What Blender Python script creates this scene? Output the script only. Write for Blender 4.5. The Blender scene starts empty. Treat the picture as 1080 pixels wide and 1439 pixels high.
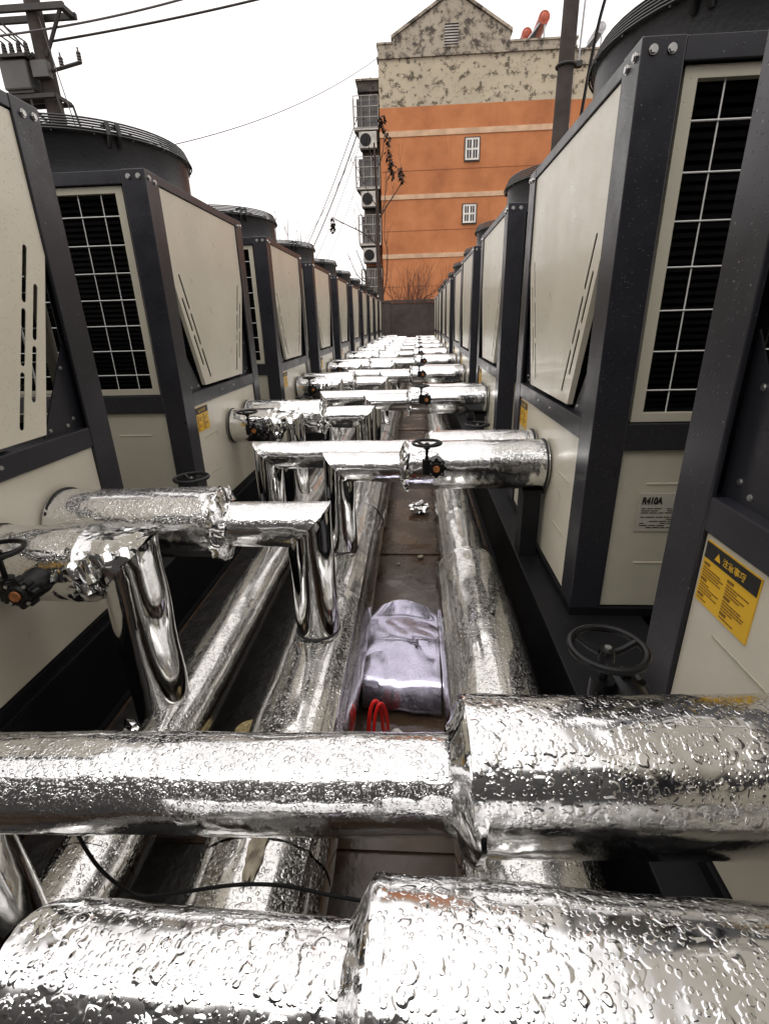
import bpy, bmesh, math, random
from mathutils import Vector, Matrix, noise

random.seed(7)
R = math.radians
scene = bpy.context.scene
COL = scene.collection

# ------------------------------------------------------------------ camera
# metres; the camera stands at the origin, the ground lies 1.35 m below it
cam_d = bpy.data.cameras.new('camera')
cam = bpy.data.objects.new('camera', cam_d)
COL.objects.link(cam)
PITCH, YAW, ROLL = R(21.276), R(-3.842), R(-1.557)
fwd = Vector((math.sin(YAW) * math.cos(PITCH), math.cos(YAW) * math.cos(PITCH), -math.sin(PITCH)))
rgt = Vector((math.cos(YAW), -math.sin(YAW), 0))
upv = rgt.cross(fwd)
rgt, upv = rgt * math.cos(ROLL) + upv * math.sin(ROLL), -rgt * math.sin(ROLL) + upv * math.cos(ROLL)
cam.matrix_world = Matrix((rgt, upv, -fwd)).transposed().to_4x4()
cam_d.sensor_fit = 'VERTICAL'
cam_d.sensor_height = 36
cam_d.sensor_width = 36
cam_d.lens = 36 * 692.29 / 1439
cam_d.clip_start = 0.02
cam_d.clip_end = 2000
scene.camera = cam

# ------------------------------------------------------------------ overcast sky
SUN_EL, SUN_AZ = R(58), R(200)
w = bpy.data.worlds.new('World')
scene.world = w
w.use_nodes = True
nt = w.node_tree
nt.nodes.clear()
sky = nt.nodes.new('ShaderNodeTexSky')
sky.sky_type = 'NISHITA'
sky.sun_disc = False
sky.sun_elevation = SUN_EL
sky.sun_rotation = SUN_AZ
sky.dust_density = 6
sky.air_density = 1.5
hs = nt.nodes.new('ShaderNodeHueSaturation')
hs.inputs['Saturation'].default_value = 0.08
mx = nt.nodes.new('ShaderNodeMix')
mx.data_type = 'RGBA'
mx.inputs[0].default_value = 0.88                      # a closed cloud deck over the clear sky
mx.inputs[7].default_value = (10.4, 9.95, 9.8, 1)
bg = nt.nodes.new('ShaderNodeBackground')
bg.inputs[1].default_value = 0.12
wo = nt.nodes.new('ShaderNodeOutputWorld')
L = nt.links.new
L(sky.outputs[0], hs.inputs['Color'])
L(hs.outputs[0], mx.inputs[6])
L(mx.outputs[2], bg.inputs[0])
L(bg.outputs[0], wo.inputs[0])

sun_d = bpy.data.lights.new('sun', 'SUN')
sun_d.energy = 0.7
sun_d.angle = R(25)
sun_d.color = (1, 0.96, 0.9)
sun = bpy.data.objects.new('sun', sun_d)
COL.objects.link(sun)
sdir = Vector((math.sin(SUN_AZ) * math.cos(SUN_EL), math.cos(SUN_AZ) * math.cos(SUN_EL), math.sin(SUN_EL)))
sun.rotation_euler = sdir.to_track_quat('Z', 'Y').to_euler()
sun.location = (0, -5, 12)

scene.view_settings.view_transform = 'Standard'
scene.view_settings.look = 'None'
scene.view_settings.exposure = 0.30
scene.view_settings.gamma = 1
scene.view_settings.use_curve_mapping = False
scene.render.engine = 'CYCLES'
scene.cycles.use_denoising = True
scene.cycles.max_bounces = 6
scene.cycles.glossy_bounces = 6
scene.cycles.sample_clamp_indirect = 6

# ------------------------------------------------------------------ materials
def new_mat(name):
    m = bpy.data.materials.new(name)
    m.use_nodes = True
    t = m.node_tree
    return m, t, t.nodes['Principled BSDF']


class NT:
    """tiny helper round a node tree"""
    def __init__(s, t): s.t = t
    def n(s, typ, **kw):
        nd = s.t.nodes.new(typ)
        for k, v in kw.items():
            if k.startswith('i_'):
                k = k[2:]
                nd.inputs[int(k) if k.isdigit() else k].default_value = v
            else:
                setattr(nd, k, v)
        return nd
    def l(s, a, b): s.t.links.new(a, b)
    def math(s, op, a, b=None, clamp=False):
        m = s.n('ShaderNodeMath', operation=op, use_clamp=clamp)
        for i, v in enumerate((a, b)):
            if v is None: continue
            if isinstance(v, (int, float)): m.inputs[i].default_value = v
            else: s.l(v, m.inputs[i])
        return m.outputs[0]
    def ramp(s, val, stops):
        r = s.n('ShaderNodeValToRGB')
        e = r.color_ramp.elements
        e[0].position, e[0].color = stops[0][0], stops[0][1]
        e[1].position, e[1].color = stops[-1][0], stops[-1][1]
        for p, c in stops[1:-1]:
            x = e.new(p); x.color = c
        s.l(val, r.inputs[0])
        return r.outputs[0]
    def coords(s): return s.n('ShaderNodeTexCoord').outputs['Object']
    def noise(s, vec, scale, detail=4, rough=0.55):
        nd = s.n('ShaderNodeTexNoise')
        nd.inputs['Scale'].default_value = scale
        nd.inputs['Detail'].default_value = detail
        nd.inputs['Roughness'].default_value = rough
        if vec is not None: s.l(vec, nd.inputs['Vector'])
        return nd.outputs['Fac']
    def mixc(s, fac, a, b):
        m = s.n('ShaderNodeMix', data_type='RGBA')
        for i, v in ((0, fac), (6, a), (7, b)):
            if isinstance(v, (int, float, tuple)): m.inputs[i].default_value = v
            else: s.l(v, m.inputs[i])
        return m.outputs[2]
    def bump(s, h, dist, strength=1.0, normal=None):
        b = s.n('ShaderNodeBump')
        b.inputs['Strength'].default_value = strength
        b.inputs['Distance'].default_value = dist
        s.l(h, b.inputs['Height'])
        if normal is not None: s.l(normal, b.inputs['Normal'])
        return b.outputs[0]
    def drops(s, vec, scale, rmin, rmax, warp=0.35):
        """domes of rain water: voronoi cells with a random radius each"""
        nz = s.n('ShaderNodeTexNoise')
        nz.inputs['Scale'].default_value = scale * 1.1
        nz.inputs['Detail'].default_value = 1
        s.l(vec, nz.inputs['Vector'])
        sub = s.n('ShaderNodeVectorMath', operation='SUBTRACT')
        s.l(nz.outputs['Color'], sub.inputs[0]); sub.inputs[1].default_value = (.5, .5, .5)
        sc = s.n('ShaderNodeVectorMath', operation='SCALE')
        s.l(sub.outputs[0], sc.inputs[0]); sc.inputs['Scale'].default_value = warp / scale * 1.6
        ad = s.n('ShaderNodeVectorMath', operation='ADD')
        s.l(vec, ad.inputs[0]); s.l(sc.outputs[0], ad.inputs[1])
        v = s.n('ShaderNodeTexVoronoi')
        v.inputs['Scale'].default_value = scale
        s.l(ad.outputs[0], v.inputs['Vector'])
        sep = s.n('ShaderNodeSeparateColor')
        s.l(v.outputs['Color'], sep.inputs[0])
        rad = s.n('ShaderNodeMapRange')
        rad.inputs['To Min'].default_value = rmin; rad.inputs['To Max'].default_value = rmax
        s.l(sep.outputs[0], rad.inputs['Value'])
        q = s.math('DIVIDE', v.outputs['Distance'], s.math('MAXIMUM', rad.outputs[0], 0.001))
        t = s.math('MULTIPLY', s.math('SUBTRACT', 1.0, q), 2.4, clamp=True)      # steep edge, flat top
        sm = s.n('ShaderNodeMapRange', interpolation_type='SMOOTHSTEP')
        s.l(t, sm.inputs['Value'])
        return sm.outputs[0]


def plain(name, col, rough=0.5, metal=0.0, spec=0.5, var=0.12, vscale=6, bump=0.0, bscale=60):
    m, t, p = new_mat(name)
    k = NT(t); c = k.coords()
    f = k.noise(c, vscale, 5)
    dark = tuple(v * (1 - var * 2) for v in col) + (1,)
    lite = tuple(min(1, v * (1 + var)) for v in col) + (1,)
    k.l(k.ramp(f, [(0.3, dark), (0.7, lite)]), p.inputs['Base Color'])
    p.inputs['Roughness'].default_value = rough
    p.inputs['Metallic'].default_value = metal
    p.inputs['Specular IOR Level'].default_value = spec
    if bump:
        k.l(k.bump(k.noise(c, bscale, 4), bump), p.inputs['Normal'])
    return m


def foil(name, drop_scale, drop_h, rmin, rmax, tint=(0.86, 0.86, 0.86), rough=0.09, wr=0.0012, fine=True, wet=1.0, wscale=26):
    """shiny aluminium foil lagging, wrinkled and wet with rain"""
    m, t, p = new_mat(name)
    k = NT(t); c = k.coords()
    p.inputs['Metallic'].default_value = 1.0
    dirt = k.noise(c, 5, 6, 0.65)
    d0 = tuple(v * 0.80 for v in tint) + (1,)
    k.l(k.ramp(dirt, [(0.35, d0), (0.6, tint + (1,))]), p.inputs['Base Color'])
    w1 = k.noise(c, wscale, 3, 0.6)
    # creases: folded noise
    w2 = k.math('ABSOLUTE', k.math('SUBTRACT', k.noise(c, wscale * 0.45, 2, 0.5), 0.5))
    h = k.math('ADD', k.math('MULTIPLY', w1, 0.35), k.math('MULTIPLY', w2, 1.2))
    nrm = k.bump(h, wr, 0.55)
    ro = k.ramp(k.noise(c, 14, 4), [(0.3, (rough * .6,) * 3 + (1,)), (0.75, (rough * 1.9,) * 3 + (1,))])
    if wet > 0:
        # water sits on what faces up, a little of it everywhere
        geo = k.n('ShaderNodeNewGeometry')
        sx = k.n('ShaderNodeSeparateXYZ'); k.l(geo.outputs['Normal'], sx.inputs[0])
        mr = k.n('ShaderNodeMapRange'); mr.inputs['From Min'].default_value = 0.12; mr.inputs['From Max'].default_value = 0.75
        mr.inputs['To Min'].default_value = 0.10; mr.inputs['To Max'].default_value = 1.0
        k.l(sx.outputs[2], mr.inputs['Value'])
        patch = k.ramp(k.noise(c, 3.5, 3), [(0.25, (.35,) * 3 + (1,)), (0.6, (1,) * 3 + (1,))])
        big = k.drops(c, drop_scale, rmin, rmax, 0.5)
        hh = k.math('MULTIPLY', big, k.math('MULTIPLY', mr.outputs[0], patch))
        nrm = k.bump(hh, drop_h, wet, nrm)
        if fine:
            sm = k.drops(c, drop_scale * 2.7, rmin * 0.7, rmax * 0.95, 0.2)
            nrm = k.bump(k.math('MULTIPLY', sm, mr.outputs[0]), drop_h * 0.4, wet * 0.8, nrm)
    k.l(ro, p.inputs['Roughness'])
    k.l(nrm, p.inputs['Normal'])
    return m


def paint(name, col, rough, drops=True, dirt=0.2, dscale=3.0, speck=95, coat=0.0):
    """factory powder coat, a little dirty, spotted with fine rain drops"""
    m, t, p = new_mat(name)
    k = NT(t); c = k.coords()
    oi = k.n('ShaderNodeObjectInfo')
    f = k.noise(c, dscale, 6, 0.6)
    base = k.ramp(f, [(0.28, tuple(v * (1 - dirt) for v in col) + (1,)), (0.62, col + (1,))])
    g = k.n('ShaderNodeMapRange'); g.inputs['To Min'].default_value = 0.9; g.inputs['To Max'].default_value = 1.06
    k.l(oi.outputs['Random'], g.inputs['Value'])
    hv = k.n('ShaderNodeHueSaturation'); k.l(base, hv.inputs['Color']); k.l(g.outputs[0], hv.inputs['Value'])
    p.inputs['Coat Weight'].default_value = coat
    p.inputs['Coat Roughness'].default_value = 0.08
    nrm = k.bump(k.noise(c, 260, 2), 0.0002, 0.25)
    out = hv.outputs[0]
    if drops:
        d = k.drops(c, speck * 1.35, 0.0, 0.26, 0.15)
        nrm = k.bump(d, 0.0016, 1.0, nrm)
        # dried lime spots
        s2 = k.drops(c, speck * 0.7, -0.5, 0.13, 0.1)
        sp = k.math('MULTIPLY', k.math('GREATER_THAN', s2, 0.25), 0.30)
        out = k.mixc(sp, out, (0.55, 0.53, 0.5, 1))
    k.l(out, p.inputs['Base Color'])
    k.l(k.ramp(k.noise(c, 9, 4), [(0.3, (rough * .8,) * 3 + (1,)), (0.7, (rough * 1.25,) * 3 + (1,))]), p.inputs['Roughness'])
    k.l(nrm, p.inputs['Normal'])
    return m


M = {}
M['foil_big'] = foil('foil_big', 60, 0.0012, 0.0, 0.85, wr=0.0008, rough=0.11)
M['foil_near'] = foil('foil_near', 140, 0.0008, 0.0, 0.75, wr=0.0010, rough=0.09)
M['foil_mid'] = foil('foil_mid', 150, 0.0009, 0.1, 0.5, wr=0.0016, rough=0.08, fine=False, wet=0.7)
M['foil_riser'] = foil('foil_riser', 190, 0.0004, 0.02, 0.35, wr=0.0008, rough=0.05, fine=False, wet=0.5, wscale=9)
M['foil_header'] = foil('foil_header', 105, 0.0016, 0.05, 0.62, tint=(0.80, 0.79, 0.76), wr=0.0010, rough=0.11, fine=True)
M['foil_crumple'] = foil('foil_crumple', 130, 0.0008, 0.1, 0.4, wr=0.004, rough=0.10, fine=False, wet=0.6, wscale=40)
M['foil_purple'] = foil('foil_purple', 170, 0.0010, 0.1, 0.45, tint=(0.52, 0.50, 0.62), wr=0.0016, rough=0.16, wet=0.7, wscale=9)
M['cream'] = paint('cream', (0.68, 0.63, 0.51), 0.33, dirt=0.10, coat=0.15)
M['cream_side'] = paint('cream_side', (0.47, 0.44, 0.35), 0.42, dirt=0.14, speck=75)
M['dark'] = paint('dark', (0.020, 0.0195, 0.025), 0.33, dirt=0.25, speck=80)
M['black'] = plain('black', (0.004, 0.004, 0.005), 0.5, spec=0.3, var=0.3, vscale=12)
M['shroud'] = plain('shroud', (0.016, 0.016, 0.019), 0.38, var=0.15, vscale=8, bump=0.001)
M['wire'] = plain('wire', (0.62, 0.62, 0.60), 0.4, var=0.05)
M['wire_black'] = plain('wire_black', (0.018, 0.018, 0.018), 0.35)
M['bolt'] = plain('bolt', (0.55, 0.54, 0.52), 0.35, metal=1.0)
M['valve'] = plain('valve', (0.004, 0.004, 0.0045), 0.38, spec=0.3, var=0.3, vscale=40, bump=0.0006, bscale=120)
M['cap'] = plain('cap', (0.36, 0.13, 0.035), 0.5, var=0.25, vscale=60)
M['beam'] = plain('beam', (0.006, 0.006, 0.0075), 0.5, spec=0.25, var=0.3, vscale=4, bump=0.001)
M['rubber'] = plain('rubber', (0.012, 0.012, 0.012), 0.6)
M['yellow'] = plain('yellow', (0.78, 0.46, 0.02), 0.4, var=0.06)
M['ink'] = plain('ink', (0.012, 0.011, 0.01), 0.5)
M['ink_soft'] = plain('ink_soft', (0.20, 0.10, 0.01), 0.5)
M['plate'] = plain('plate', (0.42, 0.40, 0.34), 0.4, var=0.05)
M['red'] = plain('red', (0.55, 0.012, 0.01), 0.4)
M['debris'] = plain('debris', (0.5, 0.48, 0.45), 0.6, var=0.3, vscale=50)
M['concrete'] = plain('concrete', (0.16, 0.15, 0.14), 0.8, var=0.25, vscale=5, bump=0.004, bscale=30)
M['dark_ground'] = plain('dark_ground', (0.014, 0.011, 0.009), 0.55, var=0.4, vscale=14, bump=0.01, bscale=25)
M['block_grey'] = plain('block_grey', (0.11, 0.108, 0.105), 0.85, var=0.2, vscale=3)
M['pole_concrete'] = plain('pole_concrete', (0.045, 0.034, 0.029), 0.85, var=0.25, vscale=3)
M['steel_far'] = plain('steel_far', (0.03, 0.027, 0.025), 0.6, var=0.2)
M['tank_grey'] = plain('tank_grey', (0.075, 0.072, 0.068), 0.5, var=0.15, vscale=2)
M['insulator'] = plain('insulator', (0.03, 0.02, 0.017), 0.4)
M['cable'] = plain('cable', (0.006, 0.006, 0.006), 0.6, spec=0.2)
M['cable_far'] = plain('cable_far', (0.10, 0.09, 0.09), 0.6)
M['bark'] = plain('bark', (0.055, 0.035, 0.028), 0.9, var=0.3, vscale=9)
M['twig'] = plain('twig', (0.11, 0.045, 0.03), 0.9, var=0.3, vscale=9)
M['twig_pale'] = plain('twig_pale', (0.33, 0.29, 0.28), 0.9, var=0.2, vscale=9)
M['glass'] = plain('glass', (0.02, 0.022, 0.025), 0.08)
M['cage'] = plain('cage', (0.34, 0.31, 0.28), 0.6, var=0.25, vscale=2)
M['white_trim'] = plain('white_trim', (0.72, 0.69, 0.64), 0.5, var=0.12, vscale=3)
M['ac_white'] = plain('ac_white', (0.50, 0.47, 0.43), 0.5, var=0.2, vscale=3)
M['tube_dark'] = plain('tube_dark', (0.03, 0.03, 0.035), 0.2)
M['heater_red'] = plain('heater_red', (0.42, 0.075, 0.03), 0.35, var=0.15)
M['heater_grey'] = plain('heater_grey', (0.45, 0.45, 0.46), 0.4)
M['straw'] = plain('straw', (0.36, 0.28, 0.13), 0.8, var=0.3, vscale=80)
M['paper'] = plain('paper', (0.42, 0.37, 0.28), 0.8, var=0.25, vscale=40)


def mat_ground():
    m, t, p = new_mat('wet_ground')
    k = NT(t); c = k.coords()
    f = k.noise(c, 2.2, 8, 0.65)
    g = k.noise(c, 23, 5, 0.6)
    col = k.ramp(f, [(0.3, (0.020, 0.013, 0.009, 1)), (0.5, (0.062, 0.037, 0.021, 1)), (0.72, (0.115, 0.075, 0.047, 1))])
    col = k.mixc(k.math('MULTIPLY', g, 0.35), col, (0.03, 0.024, 0.02, 1))
    k.l(col, p.inputs['Base Color'])
    k.l(k.ramp(k.noise(c, 3.3, 4), [(0.42, (.06,) * 3 + (1,)), (0.58, (.5,) * 3 + (1,))]), p.inputs['Roughness'])
    k.l(k.bump(g, 0.004, 0.6), p.inputs['Normal'])
    return m
M['ground'] = mat_ground()


def mat_wall_orange():
    m, t, p = new_mat('orange_render')
    k = NT(t); c = k.coords()
    f = k.noise(c, 0.55, 7, 0.6)
    col = k.ramp(f, [(0.3, (0.33, 0.115, 0.045, 1)), (0.5, (0.46, 0.172, 0.066, 1)), (0.72, (0.56, 0.23, 0.098, 1))])
    # rain streaks and scuffs
    mp = k.n('ShaderNodeMapping'); mp.inputs['Scale'].default_value = (2.2, 1, 0.22); k.l(c, mp.inputs[0])
    st = k.noise(mp.outputs[0], 1.6, 5, 0.7)
    col = k.mixc(k.ramp(st, [(0.55, (0,) * 3 + (1,)), (0.85, (.45,) * 3 + (1,))]), col, (0.25, 0.085, 0.035, 1))
    k.l(col, p.inputs['Base Color'])
    p.inputs['Roughness'].default_value = 0.9
    k.l(k.bump(k.noise(c, 9, 5), 0.03, 0.4), p.inputs['Normal'])
    return m
M['orange'] = mat_wall_orange()


def mat_peeling(name, base, mould, lo, hi, sx=1.0, sc=1.15):
    m, t, p = new_mat(name)
    k = NT(t); c = k.coords()
    mp = k.n('ShaderNodeMapping'); mp.inputs['Scale'].default_value = (sx, 1, 1.25); k.l(c, mp.inputs[0])
    f = k.noise(mp.outputs[0], sc, 9, 0.72)
    mask = k.ramp(f, [(lo, (0,) * 3 + (1,)), (hi, (1,) * 3 + (1,))])
    tone = k.ramp(k.noise(c, 0.6, 5), [(0.3, tuple(v * .82 for v in base) + (1,)), (0.7, base + (1,))])
    col = k.mixc(mask, tone, mould + (1,))
    k.l(col, p.inputs['Base Color'])
    p.inputs['Roughness'].default_value = 0.9
    k.l(k.bump(f, 0.06, 0.5), p.inputs['Normal'])
    return m
M['peel'] = mat_peeling('peeling_plaster', (0.50, 0.43, 0.32), (0.11, 0.09, 0.062), 0.52, 0.585, 1.0, 2.3)
M['peel_dark'] = mat_peeling('mouldy_plaster', (0.40, 0.345, 0.27), (0.075, 0.062, 0.05), 0.47, 0.58, 1.2, 1.7)
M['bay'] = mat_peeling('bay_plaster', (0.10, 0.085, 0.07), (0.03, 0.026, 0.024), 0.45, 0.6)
M['boundary'] = mat_peeling('boundary_wall', (0.075, 0.058, 0.052), (0.038, 0.03, 0.028), 0.42, 0.6)
M['score'] = plain('score', (0.26, 0.09, 0.04), 0.9)
M['band'] = plain('band', (0.60, 0.40, 0.26), 0.9, var=0.15, vscale=1.5)


# ------------------------------------------------------------------ mesh helpers
class MB:
    def __init__(s): s.v, s.f = [], []
    def add(s, v, f):
        b = len(s.v); s.v += [tuple(q) for q in v]; s.f += [tuple(b + i for i in q) for q in f]
        return s
    def box(s, x0, x1, y0, y1, z0, z1):
        v = [(x, y, z) for z in (z0, z1) for y in (y0, y1) for x in (x0, x1)]
        return s.add(v, [(0, 2, 3, 1), (4, 5, 7, 6), (0, 1, 5, 4), (2, 6, 7, 3), (0, 4, 6, 2), (1, 3, 7, 5)])
    def prism(s, poly, axis, a, b):
        """polygon in the two other axes, extruded along axis from a to b"""
        def P(q, h):
            return {'x': (h, q[0], q[1]), 'y': (q[0], h, q[1]), 'z': (q[0], q[1], h)}[axis]
        n = len(poly)
        v = [P(q, a) for q in poly] + [P(q, b) for q in poly]
        f = [tuple(range(n))[::-1], tuple(range(n, 2 * n))] + [(i, (i + 1) % n, n + (i + 1) % n, n + i) for i in range(n)]
        return s.add(v, f)
    def cyl(s, p0, p1, r0, r1=None, n=12, caps=True):
        r1 = r0 if r1 is None else r1
        p0, p1 = Vector(p0), Vector(p1)
        e1, e2 = frame((p1 - p0).normalized())
        v = []
        for p, r in ((p0, r0), (p1, r1)):
            v += [p + (e1 * math.cos(2 * math.pi * i / n) + e2 * math.sin(2 * math.pi * i / n)) * r for i in range(n)]
        f = [(i, (i + 1) % n, n + (i + 1) % n, n + i) for i in range(n)]
        if caps: f += [tuple(range(n))[::-1], tuple(range(n, 2 * n))]
        return s.add(v, f)
    def path(s, pts, r, n=6, closed=False):
        pts = [Vector(p) for p in pts]
        N = len(pts)
        rr = r if isinstance(r, (list, tuple)) else [r] * N
        v, f = [], []
        prev = None
        for i, p in enumerate(pts):
            a = pts[(i - 1) % N] if (closed or i > 0) else p
            b = pts[(i + 1) % N] if (closed or i < N - 1) else p
            d = (b - a).normalized()
            if prev is None: e1, e2 = frame(d)
            else:
                e1 = (prev - d * prev.dot(d)).normalized(); e2 = d.cross(e1)
            prev = e1
            v += [p + (e1 * math.cos(2 * math.pi * j / n) + e2 * math.sin(2 * math.pi * j / n)) * rr[i] for j in range(n)]
        for i in range(N if closed else N - 1):
            k = (i + 1) % N
            f += [(i * n + j, i * n + (j + 1) % n, k * n + (j + 1) % n, k * n + j) for j in range(n)]
        if not closed: f += [tuple(range(n))[::-1], tuple(range((N - 1) * n, N * n))]
        return s.add(v, f)
    def torus(s, c, r, t, n=32, m=8, axis='z'):
        pts = []
        for i in range(n):
            a = 2 * math.pi * i / n
            u, w_ = r * math.cos(a), r * math.sin(a)
            pts.append({'z': (c[0] + u, c[1] + w_, c[2]), 'y': (c[0] + u, c[1], c[2] + w_), 'x': (c[0], c[1] + u, c[2] + w_)}[axis])
        return s.path(pts, t, m, True)
    def mesh(s, name, mat, smooth=False, bevel=0.0):
        me = bpy.data.meshes.new(name)
        me.from_pydata(s.v, [], s.f)
        me.validate()
        bm = bmesh.new(); bm.from_mesh(me)
        bmesh.ops.recalc_face_normals(bm, faces=bm.faces)
        if bevel:
            es = [e for e in bm.edges if len(e.link_faces) == 2 and e.calc_face_angle(0) > 0.6]
            bmesh.ops.bevel(bm, geom=es, offset=bevel, segments=2, affect='EDGES', profile=0.5, clamp_overlap=True)
        bm.to_mesh(me); bm.free()
        me.materials.append(mat if not isinstance(mat, str) else M[mat])
        if smooth:
            me.polygons.foreach_set('use_smooth', [True] * len(me.polygons))
            if smooth != 'all':
                try: me.set_sharp_from_angle(angle=R(40))
                except Exception: pass
        return me
    def build(s, name, mat, parent=None, smooth=False, bevel=0.0):
        return put(name, s.mesh(name, mat, smooth, bevel), parent)


def frame(d):
    a = Vector((0, 0, 1)) if abs(d.z) < 0.9 else Vector((0, 1, 0))
    e1 = d.cross(a).normalized()
    return e1, d.cross(e1).normalized()


def put(name, me, parent=None, loc=None):
    o = bpy.data.objects.new(name, me)
    COL.objects.link(o)
    if parent is not None: o.parent = parent
    if loc is not None: o.location = loc
    return o


def tag(o, label, cat, group=None):
    o['label'] = label; o['category'] = cat
    if group: o['group'] = group
    return o


def thing(name, label, cat, loc=(0, 0, 0), rz=0.0, group=None):
    o = put(name, None, None, loc)
    o.empty_display_size = 0.1
    o.rotation_euler.z = rz
    return tag(o, label, cat, group)


def copy_tree(o, parent=None):
    c = o.copy(); COL.objects.link(c)
    if parent is not None: c.parent = parent
    for ch in list(o.children): copy_tree(ch, c)
    return c


def structure(o): o['kind'] = 'structure'; return o


def text_mesh(s, size, bold=0.0, shear=0.0):
    """flat lettering as geometry, in the x-y plane"""
    cu = bpy.data.curves.new('lettering', 'FONT')
    cu.body = s; cu.size = size; cu.offset = bold; cu.shear = shear
    ob = bpy.data.objects.new('lettering', cu)
    COL.objects.link(ob)
    dg = bpy.context.evaluated_depsgraph_get()
    me = bpy.data.meshes.new_from_object(ob.evaluated_get(dg))
    v = [tuple(q.co) for q in me.vertices]; f = [tuple(q.vertices) for q in me.polygons]
    bpy.data.objects.remove(ob); bpy.data.curves.remove(cu); bpy.data.meshes.remove(me)
    return v, f


def ridge(p): return abs(noise.noise(p))


def foil_tube(p0, p1, r, mat, name, parent, segs=48, step=0.012, low=0.003, crease=0.0015, ends=(1.0, 1.0), endlen=0.05,
              cut0=None, cut1=None, cap0=False, cap1=False, seam=None, seed=0.0, rfun=None, steps=None):
    """a length of pipe lagging wrapped in foil: an uneven tube, its ends cut square or mitred"""
    p0, p1 = Vector(p0), Vector(p1)
    d = (p1 - p0); Ln = d.length; d.normalize()
    e1, e2 = frame(d)
    N = max(2, int(Ln / step))
    ts = steps if steps else [i / N for i in range(N + 1)]
    v, f = [], []
    so = Vector((seed * 3.1, seed * 1.7, seed * 0.9))
    for t in ts:
        dist = min(t * Ln, 9) if ends[0] else 9
        ke = 1.0
        if ends[0]: ke = max(ke, 1 + (ends[0]) * math.exp(-(t * Ln / endlen) ** 2) * 2)
        if ends[1]: ke = max(ke, 1 + (ends[1]) * math.exp(-(((1 - t) * Ln) / endlen) ** 2) * 2)
        for j in range(segs):
            a = 2 * math.pi * j / segs
            o = e1 * math.cos(a) + e2 * math.sin(a)
            rr = rfun(t) * r if rfun else r
            base = p0 + o * rr
            s0 = 0.0; s1 = Ln
            if cut0 is not None: s0 = -(o.dot(cut0) * rr) / d.dot(cut0)
            if cut1 is not None: s1 = Ln - (o.dot(cut1) * rr) / d.dot(cut1)
            q = base + d * (s0 + (s1 - s0) * t)
            n1 = noise.noise((q + so) * 7.0)
            n2 = ridge((q + so) * 23.0) + 0.6 * ridge((q + so) * 51.0)
            dr = low * n1 + crease * ke * (n2 - 0.3)
            if seam is not None:
                da = (a - seam + math.pi) % (2 * math.pi) - math.pi
                dr += 0.004 * math.exp(-(da / 0.055) ** 2) + (0.0025 if -0.5 < da < 0 else 0)
            v.append(q + o * dr)
    for i in range(len(ts) - 1):
        for j in range(segs):
            k = (j + 1) % segs
            f.append((i * segs + j, i * segs + k, (i + 1) * segs + k, (i + 1) * segs + j))
    nb = (len(ts) - 1) * segs
    for c, b0 in ((cap0, 0), (cap1, nb)):
        if c:
            cen = sum((Vector(v[b0 + j]) for j in range(segs)), Vector()) / segs
            v.append(cen); ci = len(v) - 1
            f += [(b0 + j, b0 + (j + 1) % segs, ci) for j in range(segs)]
    mb = MB(); mb.add(v, f)
    return mb.build(name, mat, parent, smooth=True)


def crumple_ring(c, axis, r0, r1, w, mat, name, parent, seed=0, segs=56, amp=0.009):
    """a torn, crushed collar of foil where the lagging changes thickness"""
    c = Vector(c); d = Vector(axis).normalized(); e1, e2 = frame(d)
    q_ = min(1.0, amp / 0.009) ** 1.6
    prof = [(-w, r0 - 0.006), (-w * 0.8, r0 + 0.006 * q_), (-w * 0.3, r0 + 0.009 * q_), (0.1 * w, r0 + 0.003 * q_ - 0.001), (0.45 * w, (r0 + r1) / 2 + 0.006), (0.8 * w, r1 + 0.008), (w * 1.1, r1 + 0.001)]
    v, f = [], []
    so = Vector((seed * 2.3, seed, seed * 0.7))
    for s, r in prof:
        for j in range(segs):
            a = 2 * math.pi * j / segs
            o = e1 * math.cos(a) + e2 * math.sin(a)
            q = c + d * s + o * r
            k = (ridge((q + so) * 34) - 0.25) * amp * 2 + noise.noise((q + so) * 90) * amp * 0.5
            s2 = noise.noise((q + so) * 28 + Vector((5, 5, 5))) * amp * 1.2
            v.append(q + o * k + d * s2)
    n = len(prof)
    for i in range(n - 1):
        for j in range(segs):
            k = (j + 1) % segs
            f.append((i * segs + j, i * segs + k, (i + 1) * segs + k, (i + 1) * segs + j))
    mb = MB(); mb.add(v, f)
    return mb.build(name, mat, parent, smooth=True)


# ------------------------------------------------------------------ setting
GZ = -1.35
g = MB()
g.add([(-400, -200, GZ), (400, -200, GZ), (400, 600, GZ), (-400, 600, GZ)], [(0, 1, 2, 3)])
structure(g.build('ground', 'ground'))

so_ = MB().add([(-1.10, -0.4, GZ + 0.004), (-0.47, -0.4, GZ + 0.004), (-0.47, 18.4, GZ + 0.004), (-1.10, 18.4, GZ + 0.004)], [(0, 1, 2, 3)]).build('dark_ground_strip', 'dark_ground')  # near-black strip added over the ground to darken it beside the thin header
structure(so_)

XR, XL = 0.548, -1.131
UW, UD, UB = 1.24, 1.20, -0.975      # unit width, depth, underside
PITCHY = 1.822
R_X = {0: 0, 1: 0, 2: 0, 3: 0, 4: 0.05, 5: 0.03, 6: 0.055, 7: 0.06, 8: 0.075, 9: 0.085}
RY = {0: -0.222}
for i in range(1, 10): RY[i] = 1.55 + PITCHY * (i - 1)
LY = {0: 0.522}
for i in range(1, 10): LY[i] = 2.384 + PITCHY * (i - 1)

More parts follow.
